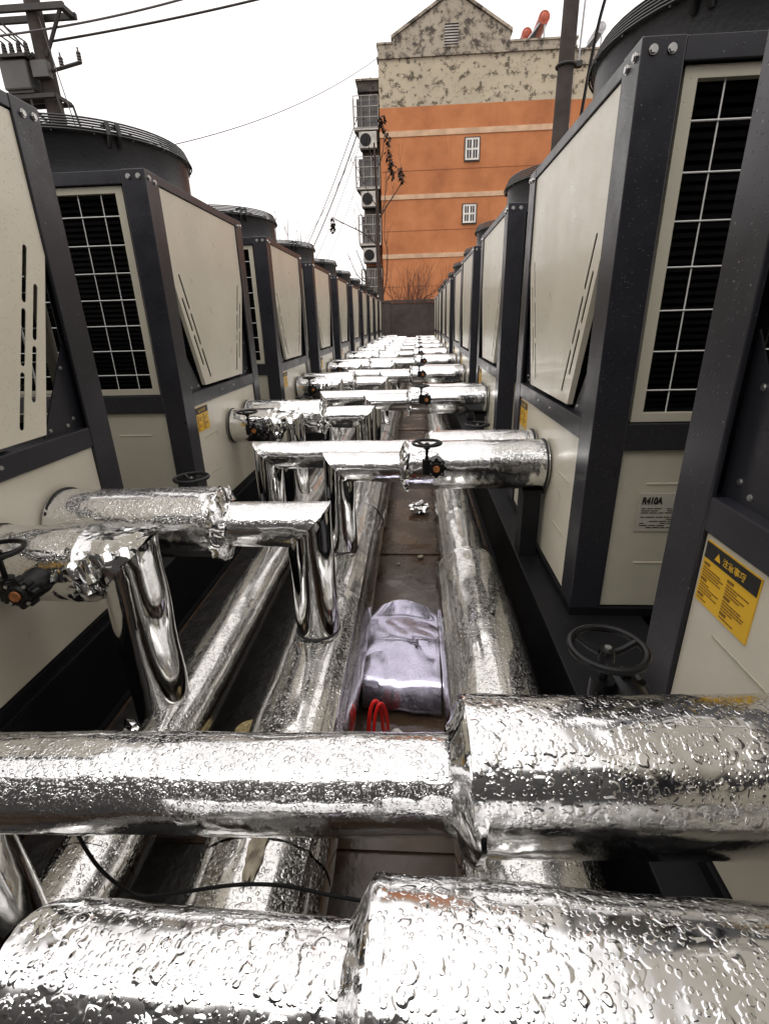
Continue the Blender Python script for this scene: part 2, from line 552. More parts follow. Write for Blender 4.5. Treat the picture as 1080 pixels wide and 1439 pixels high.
# boundary wall across the far end: rendered panels between piers under a coping
WY = 19.6
bw = thing('boundary_wall', 'dark grey boundary wall closing off the far end of the pipe run', 'wall', (0, WY, GZ))
for i in range(-7, 8):
    MB().box(i * 2.0 - 0.99, i * 2.0 + 0.99, 0, 0.22, 0, 1.92 + 0.01 * (i % 2)).build('panel', 'boundary', bw)
    MB().box(i * 2.0 + 0.90, i * 2.0 + 1.10, -0.03, 0.26, 0, 1.94).build('pier', 'boundary', bw)
    MB().box(i * 2.0 - 0.995, i * 2.0 + 0.995, -0.05, 0.28, 1.945, 2.02).build('coping_stone', 'boundary', bw)

# unseen block wall added behind the camera to darken the foil's reflections
pw = thing('added_reflected_wall', 'grey concrete block wall of the plant room mirrored in the foremost pipes', 'wall', (0, -1.3, GZ))
for r_ in range(8):
    for i in range(-6, 6):
        x = i * 0.8 + (0.4 if r_ % 2 else 0.0)
        MB().box(x + 0.006, x + 0.794, -0.2, 0.0, r_ * 0.4 + 0.006, r_ * 0.4 + 0.394).build('block', 'block_grey', pw)
MB().box(-5, 5, -0.19, -0.012, 0, 3.2).build('mortar', 'concrete', pw)

# base beams the units stand on
def beam(x0, x1, y0, y1, label):
    t = thing('steel_beam', label, 'beam', ((x0 + x1) / 2, (y0 + y1) / 2, GZ))
    h = UB - 0.03 - GZ; hw = (x1 - x0) / 2; hy = (y1 - y0) / 2
    MB().box(-hw, hw, -hy, hy, h - 0.014, h).build('top_flange', 'beam', t, bevel=0.002)
    MB().box(-hw, hw, -hy, hy, 0, 0.014).build('bottom_flange', 'beam', t)
    MB().box(-hw + 0.02, -hw + 0.035, -hy, hy, 0.013, h - 0.013).build('web', 'beam', t) if x0 > 0 else MB().box(hw - 0.035, hw - 0.02, -hy, hy, 0.013, h - 0.013).build('web', 'beam', t)
    return t
beam(0.455, 0.80, -0.5, 18.2, 'black steel beam carrying the heat pump row opposite the transformer pole')
beam(1.45, 1.70, -0.5, 18.2, 'black steel beam under the backs of the heat pumps opposite the transformer pole')
beam(-1.45, -1.115, 0.3, 18.4, 'black steel beam carrying the heat pump row on the transformer pole side')
beam(-2.30, -2.05, 0.3, 18.4, 'black steel beam under the backs of the heat pumps on the transformer pole side')


# ------------------------------------------------------------------ heat pump unit
# local: x = depth from the aisle face, y = along the row, z = up from the underside
def Z(z): return z - UB
TOPZ = Z(0.62)

def panel_with_slots(name, poly, slots, x, thick, mat, parent):
    """sheet in the y-z plane with slots cut through"""
    bm = bmesh.new()
    edges = []
    def loop(pts):
        vs = [bm.verts.new((x, p[0], p[1])) for p in pts]
        for i in range(len(vs)): edges.append(bm.edges.new((vs[i], vs[(i + 1) % len(vs)])))
    loop(poly)
    for (a, b, hw) in slots:
        a, b = Vector(a), Vector(b); d = (b - a).normalized(); n = Vector((-d.y, d.x))
        pts = []
        for c, s in ((b, 1), (a, -1)):
            for k in range(5):
                ang = -math.pi / 2 + math.pi * k / 4
                pts.append(c + (d * math.cos(ang) + n * math.sin(ang)) * hw * s)
        loop(pts)
    bmesh.ops.triangle_fill(bm, use_beauty=True, use_dissolve=False, edges=edges, normal=(1, 0, 0))
    def in_slot(p):
        for (a, b, hw) in slots:
            a, b = Vector(a), Vector(b); d = b - a
            t = max(0, min(1, (p - a).dot(d) / d.length_squared))
            if (p - (a + d * t)).length < hw * 0.97: return True
        return False
    bad = [fc for fc in bm.faces if in_slot(Vector(fc.calc_center_median()[1:]))]
    bmesh.ops.delete(bm, geom=bad, context='FACES_ONLY')
    r = bmesh.ops.extrude_face_region(bm, geom=bm.faces[:])
    bmesh.ops.translate(bm, verts=[e for e in r['geom'] if isinstance(e, bmesh.types.BMVert)], vec=(thick, 0, 0))
    bmesh.ops.recalc_face_normals(bm, faces=bm.faces)
    # folded lip along the two slanting edges
    for i in (2, 4):
        a, b = Vector(poly[i]), Vector(poly[(i + 1) % 6]); d = (b - a).normalized(); n = Vector((-d.y, d.x))
        if n.dot(Vector((0.62, a.y)) - a) < 0: n = -n
        vs = [bm.verts.new((xx, q.x, q.y)) for xx in (x + thick, x + 0.02) for q in (a, b, b + n * 0.003, a + n * 0.003)]
        for q in ((0, 1, 5, 4), (1, 2, 6, 5), (2, 3, 7, 6), (3, 0, 4, 7), (4, 5, 6, 7)): bm.faces.new([vs[k] for k in q])
    me = bpy.data.meshes.new(name); bm.to_mesh(me); bm.free()
    me.materials.append(M[mat])
    return put(name, me, parent)


def make_unit():
    t = thing('heat_pump_unit', 'heat pump', 'heat pump')
    W, D = UW, UD
    th = 0.012
    # corner posts of folded sheet
    for fx in (0, 1):
        for fy in (0, 1):
            def P(x, y): return ((D - x) if fx else x, (W - y) if fy else y)
            poly = [P(0, 0), P(0.105, 0), P(0.105, th), P(th, th), P(th, 0.118), P(0, 0.118)]
            MB().prism(poly, 'z', 0, TOPZ).build('post', 'dark', t, bevel=0.003)
    # top rails
    for x0 in (0.0015, D - 0.03):
        MB().box(x0, x0 + 0.028, 0.119, W - 0.119, Z(0.582), TOPZ - 0.002).build('top_rail', 'dark', t, bevel=0.002)
    for y0 in (0.0015, W - 0.03):
        MB().box(0.106, D - 0.106, y0, y0 + 0.028, Z(0.568), TOPZ - 0.002).build('top_rail', 'dark', t, bevel=0.002)
    MB().box(0.02, D - 0.02, 0.02, W - 0.02, TOPZ - 0.02, TOPZ - 0.004).build('deck', 'shroud', t)
    # middle rails
    for x0 in (0.0015, D - 0.04):
        MB().box(x0, x0 + 0.04, 0.119, W - 0.119, Z(-0.39), Z(-0.322)).build('middle_rail', 'dark', t, bevel=0.003)
    for y0 in (0.004, W - 0.04):
        MB().box(0.106, D - 0.106, y0, y0 + 0.036, Z(-0.402), Z(-0.318)).build('middle_rail', 'dark', t, bevel=0.003)
    MB().box(0.03, D - 0.03, 0.03, W - 0.03, Z(-0.36), Z(-0.345)).build('drip_tray', 'black', t)
    MB().box(0.0, D, 0.0, W, -0.03, 0.0).build('base_frame', 'beam', t)
    # front: tapering panel with slots, gussets, lower panel
    zt, zk, zb = Z(0.578), Z(0.21), Z(-0.305)
    y0, y1 = 0.119, W - 0.119
    poly = [(y0, zt), (y1, zt), (y1, zk), (0.925, zb), (0.315, zb), (y0, zk)]
    slots = []
    a = Vector((0.198, Z(0.225))); b = Vector((0.402, Z(-0.265)))
    d = (b - a); n = Vector((d.y, -d.x)).normalized() * -1
    for k in range(3):
        s = a + d * (k * 0.355); e = s + d * 0.29
        slots.append((s, e))
    off = Vector((-0.042, -0.012))
    for k in range(2):
        s = a + off + d * (0.19 + k * 0.355); e = s + d * 0.29
        slots.append((s, e))
    allsl = []
    for s, e in slots:
        allsl.append((s, e, 0.0085))
        allsl.append((Vector((W - s.x, s.y)), Vector((W - e.x, e.y)), 0.0085))
    panel_with_slots('front_panel', poly, allsl, 0.008, 0.0022, 'cream', t)
    for fy in (0, 1):
        def Q(y, z): return ((W - y) if fy else y, z)
        MB().prism([Q(0.10, Z(-0.03)), Q(0.30, Z(-0.322)), Q(0.10, Z(-0.322))], 'x', 0.030, 0.034).build('gusset', 'dark', t)
    lp = MB().box(0.010, 0.028, 0.119, W - 0.119, 0.004, Z(-0.391)).build('lower_panel', 'cream', t, bevel=0.002)
    for yy in (0.19, 0.88):
        MB().box(0.008, 0.0105, yy, yy + 0.155, Z(-0.572), Z(-0.568)).build('handle_groove', 'cream_side', lp)
        MB().box(0.008, 0.0105, yy, yy + 0.155, Z(-0.782), Z(-0.778)).build('handle_groove', 'cream_side', lp)
    # sides: wire-meshed coil guards over sloping coils, lower panels
    for fy in (0, 1):
        def S(y): return (W - y) if fy else y
        ya, yb = sorted((S(0.016), S(0.040)))
        x0, x1, z0, z1, bw_ = 0.118, D - 0.118, Z(-0.314), Z(0.564), 0.033
        fr = MB()
        fr.box(x0, x0 + bw_, ya, yb, z0, z1).box(x1 - bw_, x1, ya, yb, z0, z1)
        fr.box(x0 + bw_, x1 - bw_, ya, yb, z0, z0 + bw_ * .8).box(x0 + bw_, x1 - bw_, ya, yb, z1 - bw_ * .8, z1)
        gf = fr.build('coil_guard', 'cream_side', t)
        wm = MB()
        yw = S(0.024)
        zz = z1 - bw_ * .8 - 0.085
        while zz > z0 + 0.05:
            wm.cyl((x0 + bw_ - .004, yw, zz), (x1 - bw_ + .004, yw, zz), 0.0024, n=6); zz -= 0.112
        xx = x0 + bw_ + 0.072
        while xx < x1 - bw_ - 0.02:
            wm.cyl((xx, S(0.027), z0 + bw_ * .7), (xx, S(0.027), z1 - bw_ * .7), 0.0021, n=6); xx += 0.104
        wm.build('wire_mesh', 'wire', gf)
        # coil leaning inwards towards the bottom, finned
        co = MB()
        ny = 40
        for i in range(ny):
            f0, f1 = i / ny, (i + 0.55) / ny
            ys = [S(0.075 + 0.36 * (1 - q)) for q in (f0, f1)]
            zs = [Z(-0.34) + (Z(0.58) - Z(-0.34)) * q for q in (f0, f1)]
            co.add([(0.06, ys[0], zs[0]), (D - 0.06, ys[0], zs[0]), (D - 0.06, ys[1], zs[1]), (0.06, ys[1], zs[1]),
                    (0.06, ys[0] + (S(0.03) - S(0)), zs[0]), (D - 0.06, ys[0] + (S(0.03) - S(0)), zs[0]), (D - 0.06, ys[1] + (S(0.03) - S(0)), zs[1]), (0.06, ys[1] + (S(0.03) - S(0)), zs[1])],
                   [(0, 1, 2, 3), (4, 7, 6, 5), (0, 4, 5, 1), (3, 2, 6, 7), (0, 3, 7, 4), (1, 5, 6, 2)])
        ys = [S(0.11), S(0.47)]
        co.add([(0.05, ys[1], Z(-0.34)), (D - 0.05, ys[1], Z(-0.34)), (D - 0.05, ys[0], Z(0.58)), (0.05, ys[0], Z(0.58))], [(0, 1, 2, 3)])
        co.build('coil', 'black', t)
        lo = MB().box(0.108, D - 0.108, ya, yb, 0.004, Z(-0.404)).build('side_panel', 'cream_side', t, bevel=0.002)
        yo = sorted((S(0.016), S(0.0135)))
        for zz in (-0.515, -0.80):
            MB().box(0.20, 0.37, yo[0], yo[1], Z(zz) - 0.002, Z(zz) + 0.002).build('handle_groove', 'cream', lo)
        if fy == 0:
            # rating plate
            npl = MB().box(0.185, 0.345, 0.0125, 0.0155, Z(-0.682), Z(-0.548)).build('rating_plate', 'plate', lo)
            # third level ends here, so the print is laid on the panel beside the plate
            v, f = text_mesh('R410A', 0.032, 0.0019, 0.08)
            pr_ = MB().add([(0.193 + p[0] * 0.72, 0.0118, Z(-0.584) + p[1]) for p in v], f)
            rnd = random.Random(3)
            z = Z(-0.602)
            while z > Z(-0.672):
                x = 0.195
                while x < 0.300:
                    l = rnd.uniform(0.010, 0.03)
                    if rnd.random() < 0.78: pr_.box(x, x + l, 0.0117, 0.0121, z, z + 0.0028)
                    x += l + 0.004
                z -= 0.0075
            pr_.box(0.308, 0.325, 0.0117, 0.0121, Z(-0.622), Z(-0.610)).box(0.306, 0.324, 0.0117, 0.0121, Z(-0.645), Z(-0.632))
            pr_.build('print', 'ink', lo)
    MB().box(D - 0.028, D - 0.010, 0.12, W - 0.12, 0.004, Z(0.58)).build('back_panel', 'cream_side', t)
    # warning sticker, upper left corner of the lower panel as one faces it
    st = MB().box(0.0075, 0.0098, 0.952, 1.110, Z(-0.530), Z(-0.404)).build('warning_sticker', 'yellow', t)
    hb = MB().box(0.0062, 0.0078, 0.954, 1.108, Z(-0.438), Z(-0.406)).build('header_band', 'ink', st)
    pr_ = MB()
    v, f = text_mesh('注意事项', 0.0165, 0.0002)
    # facing -x: the writing runs from high y to low y
    pr_.add([(0.0058, 1.052 - p[0], Z(-0.4285) + p[1]) for p in v], f)
    pr_.add([(0.0058, 1.076, Z(-0.430)), (0.0058, 1.058, Z(-0.430)), (0.0058, 1.067, Z(-0.414))], [(0, 1, 2)])
    pr_.build('heading', 'yellow', st)
    pr_ = MB(); rnd = random.Random(5)
    for col_ in (0, 1):
        yl = 1.104 - col_ * 0.074
        z = Z(-0.446)
        k = 0
        while z > Z(-0.522):
            if k % 5 == 0:
                pr_.box(0.0064, 0.0078, yl - 0.018, yl, z - 0.0055, z); z -= 0.010
            else:
                l = rnd.uniform(0.03, 0.062)
                yy = yl
                while yy > yl - l:
                    q = rnd.uniform(0.004, 0.014); pr_.box(0.0066, 0.0078, yy - q, yy, z - 0.0022, z); yy -= q + 0.0018
                z -= 0.0056
            k += 1
    pr_.build('print', 'ink_soft', st)
    # fan on top
    cx, cy, fr_ = 0.60, W / 2, 0.505
    sh = MB()
    n = 64
    prof = [(fr_ + 0.015, TOPZ - 0.004), (fr_ + 0.012, TOPZ + 0.02), (fr_, TOPZ + 0.03), (fr_, TOPZ + 0.185), (fr_ + 0.012, TOPZ + 0.20), (fr_ - 0.012, TOPZ + 0.20), (fr_ - 0.012, TOPZ - 0.002)]
    v = [(cx + r * math.cos(2 * math.pi * i / n), cy + r * math.sin(2 * math.pi * i / n), z) for r, z in prof for i in range(n)]
    f = [(a * n + i, a * n + (i + 1) % n, (a + 1) * n + (i + 1) % n, (a + 1) * n + i) for a in range(len(prof) - 1) for i in range(n)]
    sh.add(v, f)
    so = sh.build('fan_shroud', 'shroud', t, smooth=True)
    gd = MB()
    zg = TOPZ + 0.205
    for k in range(11):
        r = fr_ + 0.012 - k * 0.044
        h = zg + 0.045 * (1 - (r / fr_) ** 2) + (0.004 if k else -0.012)
        if r > 0.03: gd.torus((cx, cy, h), r, 0.0032, n=48 if k < 5 else 28, m=5)
    for k in range(6): gd.torus((cx, cy, zg - 0.012 + 0.011 * k), fr_ + 0.022 - 0.005 * k, 0.0042, n=56, m=5)
    for k in range(20):
        a = 2 * math.pi * k / 20
        pts = []
        for s_ in (1.045, 1.02, 0.9, 0.7, 0.4, 0.08):
            r = fr_ * s_
            pts.append((cx + r * math.cos(a), cy + r * math.sin(a), zg + 0.045 * (1 - min(1, s_) ** 2) + 0.006 - (0.03 if s_ > 1.03 else 0)))
        gd.path(pts, 0.0036, 5)
    gd.build('fan_guard', 'wire_black', so, smooth=True)
    for k in range(4):
        a = 2 * math.pi * (k + 0.5) / 4
        b = MB(); ca, sa = math.cos(a), math.sin(a)
        def PP(r, s_, z): return (cx + r * ca - s_ * sa, cy + r * sa + s_ * ca, z)
        for s_ in (-0.022, 0.022):
            b.path([PP(fr_ + 0.004, s_, TOPZ + 0.15), PP(fr_ + 0.026, s_, TOPZ + 0.19), PP(fr_ + 0.020, s_, zg + 0.028), PP(fr_ - 0.05, s_, zg + 0.034)], 0.010, 6)
        b.build('guard_clip', 'wire_black', so)
    fan = MB()
    for k in range(4):
        a = 2 * math.pi * k / 4 + 0.4
        v = []
        for r in (0.1, 0.3, 0.47):
            for s_, dz in ((-0.35, -0.05), (0.35, 0.05)):
                aa = a + s_
                v.append((cx + r * math.cos(aa), cy + r * math.sin(aa), TOPZ + 0.10 + dz))
        fan.add(v, [(0, 1, 3, 2), (2, 3, 5, 4)])
    fan.cyl((cx, cy, TOPZ + 0.02), (cx, cy, TOPZ + 0.16), 0.11, n=20)
    fan.build('fan_blades', 'black', so)
    # bolts: front corners, side corners, gussets, rail
    bmesh_ = MB().cyl((0, 0, 0), (0.007, 0, 0), 0.0085, n=6).cyl((0.003, 0, 0), (-0.002, 0, 0), 0.011, n=10).mesh('bolt', 'bolt')
    def bolt(p, rz, s=1.0):
        o = put('bolt', bmesh_, t, p); o.rotation_euler.z = rz; o.scale = (s, s, s)
    for yy in (0.030, 0.078, W - 0.030, W - 0.078):
        bolt((-0.001, yy, TOPZ - 0.03 - (0.006 if yy in (0.078, W - 0.078) else 0)), math.pi)
    for fy in (0, 1):
        for xx in (0.028, 0.072):
            bolt((xx, -0.001 if fy == 0 else W + 0.001, TOPZ - 0.028), -math.pi / 2 if fy == 0 else math.pi / 2)
        def yy(y): return W - y if fy else y
        for y, z in ((0.145, -0.12), (0.145, -0.285), (0.18, -0.303), (0.265, -0.303)):
            bolt((0.031, yy(y), Z(z)), math.pi, 0.6)
        bolt((0.0025, yy(0.52), Z(-0.352)), math.pi, 0.6)
    return t


ORD = ['first', 'second', 'third', 'fourth', 'fifth', 'sixth', 'seventh', 'eighth', 'ninth', 'tenth']
GRP_R = 'heat pumps in the row opposite the transformer pole'
GRP_L = 'heat pumps in the row on the transformer pole side'
proto = make_unit()
used = False
unit_of = {}
for side in 'RL':
    for i in range(10):
        o = proto if not used else copy_tree(proto)
        used = True
        n = ORD[9 - i]
        if side == 'R':
            o.location = (XR + R_X[i], RY[i], UB)
            o['label'] = f'cream and charcoal heat pump, {n} from the end wall, row opposite the transformer pole'
            o['group'] = GRP_R
        else:
            o.location = (XL, LY[i] + UW, UB)
            o.rotation_euler.z = math.pi
            o['label'] = f'cream and charcoal heat pump, {n} from the end wall, row beneath the transformer pole'
            o['group'] = GRP_L
        unit_of[side, i] = o

# ------------------------------------------------------------------ header pipes
PX1, PZ1, PR1 = -0.715, -1.12, 0.090
PX2, PZ2, PR2 = -0.335, -1.14, 0.150
PX3, PZ3, PR3 = 0.243, -1.13, 0.153

def header(px, pz, r, y0, y1, label, seams, seed, rfun=None, collar=None, segs=72):
    t = thing('header_pipe', label, 'pipe', (px, y0, pz - r))
    cuts = [y0]
    y = y0
    while y < y1 - 0.6:
        y += 1.0 if y < 8 else 2.5
        cuts.append(min(y, y1))
    if cuts[-1] < y1: cuts.append(y1)
    for i in range(len(cuts) - 1):
        a, b = cuts[i], cuts[i + 1]
        near = a < 3.2
        rad = r * (rfun((a + b) / 2) if rfun else 1)
        rad *= 1 + 0.006 * ((i % 2) * 2 - 1)
        foil_tube((0, a - y0 - 0.01, r), (0, b - y0 + 0.012, r), rad, 'foil_header', 'foil_sleeve', t, segs=segs if near else 36,
                  step=0.02 if near else 0.12, low=0.0035, crease=0.0012 if near else 0.0006, ends=(1.3, 1.3) if near else (0, 0),
                  seam=seams, seed=seed + i, cap0=(i == 0), cap1=(i == len(cuts) - 2))
    return t
h1 = header(PX1, PZ1, PR1, -0.3, 18.6, 'thin foil-wrapped header pipe beside the row under the transformer pole', 0.7, 11)
h2 = header(PX2, PZ2, PR2, -0.3, 18.6, 'thick foil-wrapped header pipe in the middle with branch risers standing on it', 5.5, 23)
h3 = header(PX3, PZ3, PR3, -0.94, 18.6, 'foil-wrapped header pipe that steps thinner, beside the row opposite the transformer pole', 3.6, 37, rfun=lambda y: 1.0 if y < 2.05 else 0.73)
crumple_ring((0, 3.0, PR3), (0, 1, 0), PR3 * 0.99, PR3 * 0.74, 0.02, 'foil_crumple', 'collar', h3, seed=4, amp=0.004)

# low concrete sleepers under the headers
for i in range(9):
    y = 1.30 + PITCHY * i if i else 1.06
    y = 0.98 + PITCHY * i
    t = thing('pipe_support', f'low concrete sleeper under the header pipes, {ORD[8 - i]} from the end wall', 'support', (0, y, GZ), group='sleepers under the headers')
    for px, pz, r in ((PX1, PZ1, PR1), (PX2, PZ2, PR2), (PX3, PZ3, PR3 if y < 2.4 else PR3 * 0.73)):
        MB().box(px - 0.10, px + 0.10, -0.06, 0.06, 0.006, pz - r * 0.97 - GZ).build('block', 'concrete', t, bevel=0.004)
    MB().box(PX1 - 0.12, PX3 + 0.12, -0.07, 0.07, 0, 0.008).build('footing', 'ground', t)


# ------------------------------------------------------------------ branch pipes
BZ = -0.59
def wheel_parts(parent, c, r=0.056, rot=0.3):
    """hand wheel lying flat, three spokes and a hub, on a stem"""
    m = MB().torus(c, r, 0.0062, n=40, m=8)
    for k in range(3):
        a = 2 * math.pi * k / 3 + rot
        m.path([(c[0] + 0.012 * math.cos(a), c[1] + 0.012 * math.sin(a), c[2] - 0.012),
                (c[0] + r * 0.5 * math.cos(a), c[1] + r * 0.5 * math.sin(a), c[2] - 0.010),
                (c[0] + r * math.cos(a), c[1] + r * math.sin(a), c[2])], 0.0058, 6)
    m.cyl((c[0], c[1], c[2] - 0.024), (c[0], c[1], c[2] - 0.002), 0.013, 0.011, n=12)
    m.build('handwheel', 'valve', parent, smooth=True)
    MB().cyl((c[0], c[1], c[2] - 0.003), (c[0], c[1], c[2] + 0.003), 0.0055, n=8).build('stem_nut', 'bolt', parent)


def valve(parent, g, wz, wr=0.056, facing=-1, wdx=-0.016, fine=True):
    """worm-geared butterfly valve operator: round gear case with a rust-brown cap, side worm housing, hand wheel above"""
    x, y, z = g
    f = facing
    b = MB()
    b.cyl((x, y + 0.05 * -f, z), (x, y + 0.022 * f, z), 0.036, 0.033, n=20)
    b.cyl((x, y + 0.022 * f, z), (x, y + 0.030 * f, z), 0.026, 0.022, n=20)
    b.cyl((x, y + 0.12 * -f, z), (x, y + 0.05 * -f, z), 0.024, n=14)
    b.cyl((x + wdx - 0.022, y, z - 0.028), (x + wdx - 0.022, y, z + 0.034), 0.019, n=14)
    b.box(x + wdx - 0.036, x + 0.02, y - 0.018, y + 0.018, z - 0.022, z + 0.020)
    b.cyl((x + wdx - 0.022, y, z + 0.034), (x + wdx - 0.022, y, wz - 0.022), 0.0065, n=10)
    for k in range(8):
        a = 2 * math.pi * k / 8
        b.cyl((x + 0.034 * math.cos(a), y, z + 0.034 * math.sin(a)), (x + 0.034 * math.cos(a), y + 0.020 * f, z + 0.034 * math.sin(a)), 0.0085, n=8)
    v = b.build('valve', 'valve', parent, smooth=True)
    MB().cyl((x, y + 0.028 * f, z), (x, y + 0.0345 * f, z), 0.0145, 0.0125, n=18).build('indicator_cap', 'cap', v, smooth=True)
    if fine:
        for k in range(4):
            a = 2 * math.pi * (k + .5) / 4
            px, pz = x + 0.031 * math.cos(a), z + 0.031 * math.sin(a)
            MB().cyl((px, y + 0.019 * f, pz), (px, y + 0.026 * f, pz), 0.0048, n=6).build('bolt', 'bolt', v)
    wheel_parts(v, (x + wdx - 0.022, y, wz), wr)
    return v


def branch(label, group, xu, y, xj, xr, pz, pr, rw, rn, mats, seed, hi=True, valve_at=None, flange=True, crumple=1.0, bracket=False, zc=BZ, rz=0.0, drop=0.008, riser_to=None):
    """branch: thick lagging from the unit's face to the joint xj, thinner run to the riser at xr, riser down on to the header"""
    sgn = 1 if xj > xr else -1          # run goes from xu towards xr: -x for the right-hand row
    t = thing('branch_pipe', label, 'pipe', (xu, y, zc), rz, group=group)
    segs, st = (72, 0.0075) if hi else (32, 0.03)
    lw, cr = (0.0045, 0.0016) if hi else (0.004, 0.0012)
    dj, dr = xj - xu, xr - xu
    foil_tube((0, 0, 0), (dj, 0, 0), rw, mats[0], 'thick_lagging', t, segs=segs, step=st, low=lw, crease=cr, ends=(0.4, 1.6 * crumple), cap1=True, seam=None, seed=seed)
    if flange:
        s_ = 1 if dj > 0 else -1
        MB().cyl((s_ * 0.003, 0, 0), (s_ * 0.012, 0, 0), rw + 0.0035, n=40).build('wall_collar', 'rubber', t, smooth=True)
    cut = Vector((1, 0, 1)).normalized() if dr < 0 else Vector((-1, 0, 1)).normalized()
    if abs(dj - dr) > 0.13:
        crumple_ring((dj, 0, -drop / 2), (dr - dj, 0, 0), rw, rn, 0.020, mats[2], 'collar', t, seed=seed, segs=64 if hi else 32, amp=0.009 * crumple)
        foil_tube((dj, 0, -drop), (dr, 0, -drop), rn, mats[1], 'thin_lagging', t, segs=segs, step=st, low=lw * 0.7, crease=cr * 0.8, ends=(1.0, 1.6), endlen=0.045, cut1=cut, seed=seed + 1)
        rr = rn
    else:
        rr = rn; drop = 0
        crumple_ring((dj, 0, 0), (dr - dj, 0, -0.35), rw * 1.0, rn * 1.05, 0.045, 'foil_crumple', 'collar', t, seed=seed, segs=96, amp=0.018)
        foil_tube((dj - (0.02 if dj < dr else -0.02), 0, 0), (dr, 0, 0), rn * 1.12, 'foil_crumple', 'elbow', t, segs=segs, step=st, low=0.012, crease=0.006, ends=(1, 1), cut1=cut, seed=seed + 5)
    zb = ((pz + pr) if riser_to is None else riser_to) - zc - 0.03
    foil_tube((dr, 0, -drop), (dr, 0, zb), rr, mats[3], 'riser', t, segs=segs, step=st * 1.5, low=lw * 0.8, crease=cr * 0.35, ends=(2.5, 0.6), endlen=0.035, cut0=cut, cap1=True, seed=seed + 2)
    MB().torus((dr, 0, zb + 0.034), rr + 0.001, 0.004, n=28, m=6).build('base_ring', 'rubber', t, smooth=True)
    if valve_at:
        gx, gy, gz, wz, facing = valve_at
        valve(t, (gx - xu, gy - y, gz - zc), wz - zc, facing=facing, fine=hi)
    if bracket:
        hgt = -rw + 0.004
        MB().box(-0.092, -0.002, -0.062, 0.062, hgt - 0.014, hgt).box(-0.086, -0.012, -0.055, 0.055, (UB - 0.03) - zc, hgt - 0.012).build('bracket', 'beam', t)
    return t

NEAR = ('foil_near', 'foil_near', 'foil_crumple', 'foil_riser')
BIG = ('foil_big', 'foil_near', 'foil_crumple', 'foil_riser')
BIG2 = ('foil_big', 'foil_big', 'foil_crumple', 'foil_riser')
MID = ('foil_mid', 'foil_mid', 'foil_crumple', 'foil_riser')
FR, RR_ = 0.525, 0.745       # right row: front and rear branch, from the near end of the unit
FL, RL_ = 0.620, 0.905       # left row
GB = 'foil-wrapped branch pipes'

def label_r(i, front):
    n = ORD[9 - i]
    return (f'foil branch pipe, {n} short one from the end wall, opposite the transformer pole' if front else
            f'long foil branch pipe, {n} long one from the end wall, opposite transformer pole')

def label_l(i, front):
    n = ORD[9 - i]
    return (f'short foil branch pipe with valve, {n} from the end wall, transformer pole side' if front else
            f'foil branch pipe to middle header, {n} from the end wall, transformer pole side')

def right_pair(i, hi, m_front, m_rear, seed):
    y0 = RY[i]; xu = XR + R_X[i]
    first = i == 0
    a = branch(label_r(i, True), GB, xu, crumple=0.55 if first else 1.0, y=0.252 if first else y0 + FR, xj=-0.045, xr=PX2, pz=PZ2, pr=PR2, rw=0.105, rn=0.068 if first else 0.066, mats=m_front, seed=seed, hi=hi,
               valve_at=None if first else (0.085, y0 + FR - 0.135, -0.562, -0.462, -1), bracket=True,
               zc=-0.62 if first else BZ, rz=-0.03 if first else 0.0)
    b = branch(label_r(i, False), GB, xu, 0.53 if first else y0 + RR_, 0.066, PX1, PZ1, PR1, 0.101, 0.066, m_rear, seed + 10, hi, crumple=0.6 if first else 1.0,
               valve_at=(0.345, y0 + RR_ + 0.15, -0.585, -0.492, 1), rz=0.03 if first else 0.0, drop=0.024 if first else 0.008)
    return a, b

def left_pair(i, hi, m_front, m_rear, seed):
    y0 = LY[i]
    a = branch(label_l(i, True), GB, XL, y0 + FL, -0.855, PX1 - 0.048, PZ1, PR1, 0.104, 0.078, m_front, seed, hi, riser_to=PZ1 + 0.02,
               valve_at=(-0.945, y0 + FL - 0.15, -0.588, -0.482, -1))
    b = branch(label_l(i, False), GB, XL, y0 + RL_, -0.605, PX2, PZ2, PR2, 0.112, 0.072, m_rear, seed + 10, hi,
               valve_at=(-0.735, y0 + RL_ + 0.165, -0.585, -0.492, 1))
    return a, b

right_pair(0, True, BIG2, BIG, 3)
right_pair(1, True, NEAR, NEAR, 41)
left_pair(0, True, NEAR, NEAR, 77)
left_pair(1, True, MID, MID, 99)
def shift_copy(src, lab, dx, dy):
    c = copy_tree(src)
    c.location = (src.location.x + dx, src.location.y + dy, src.location.z)
    c['label'] = lab
    return c
ra, rb = right_pair(2, False, MID, MID, 141)
la, lb = left_pair(2, False, MID, MID, 171)
ra2, rb2 = right_pair(3, False, MID, MID, 201)
la2, lb2 = left_pair(3, False, MID, MID, 231)
for i in range(4, 10):
    s = (ra, rb, la, lb, 2) if i % 2 else (ra2, rb2, la2, lb2, 3)
    k = s[4]
    shift_copy(s[0], label_r(i, True), R_X[i], RY[i] - RY[k])
    shift_copy(s[1], label_r(i, False), R_X[i], RY[i] - RY[k])
    shift_copy(s[2], label_l(i, True), 0, LY[i] - LY[k])
    shift_copy(s[3], label_l(i, False), 0, LY[i] - LY[k])


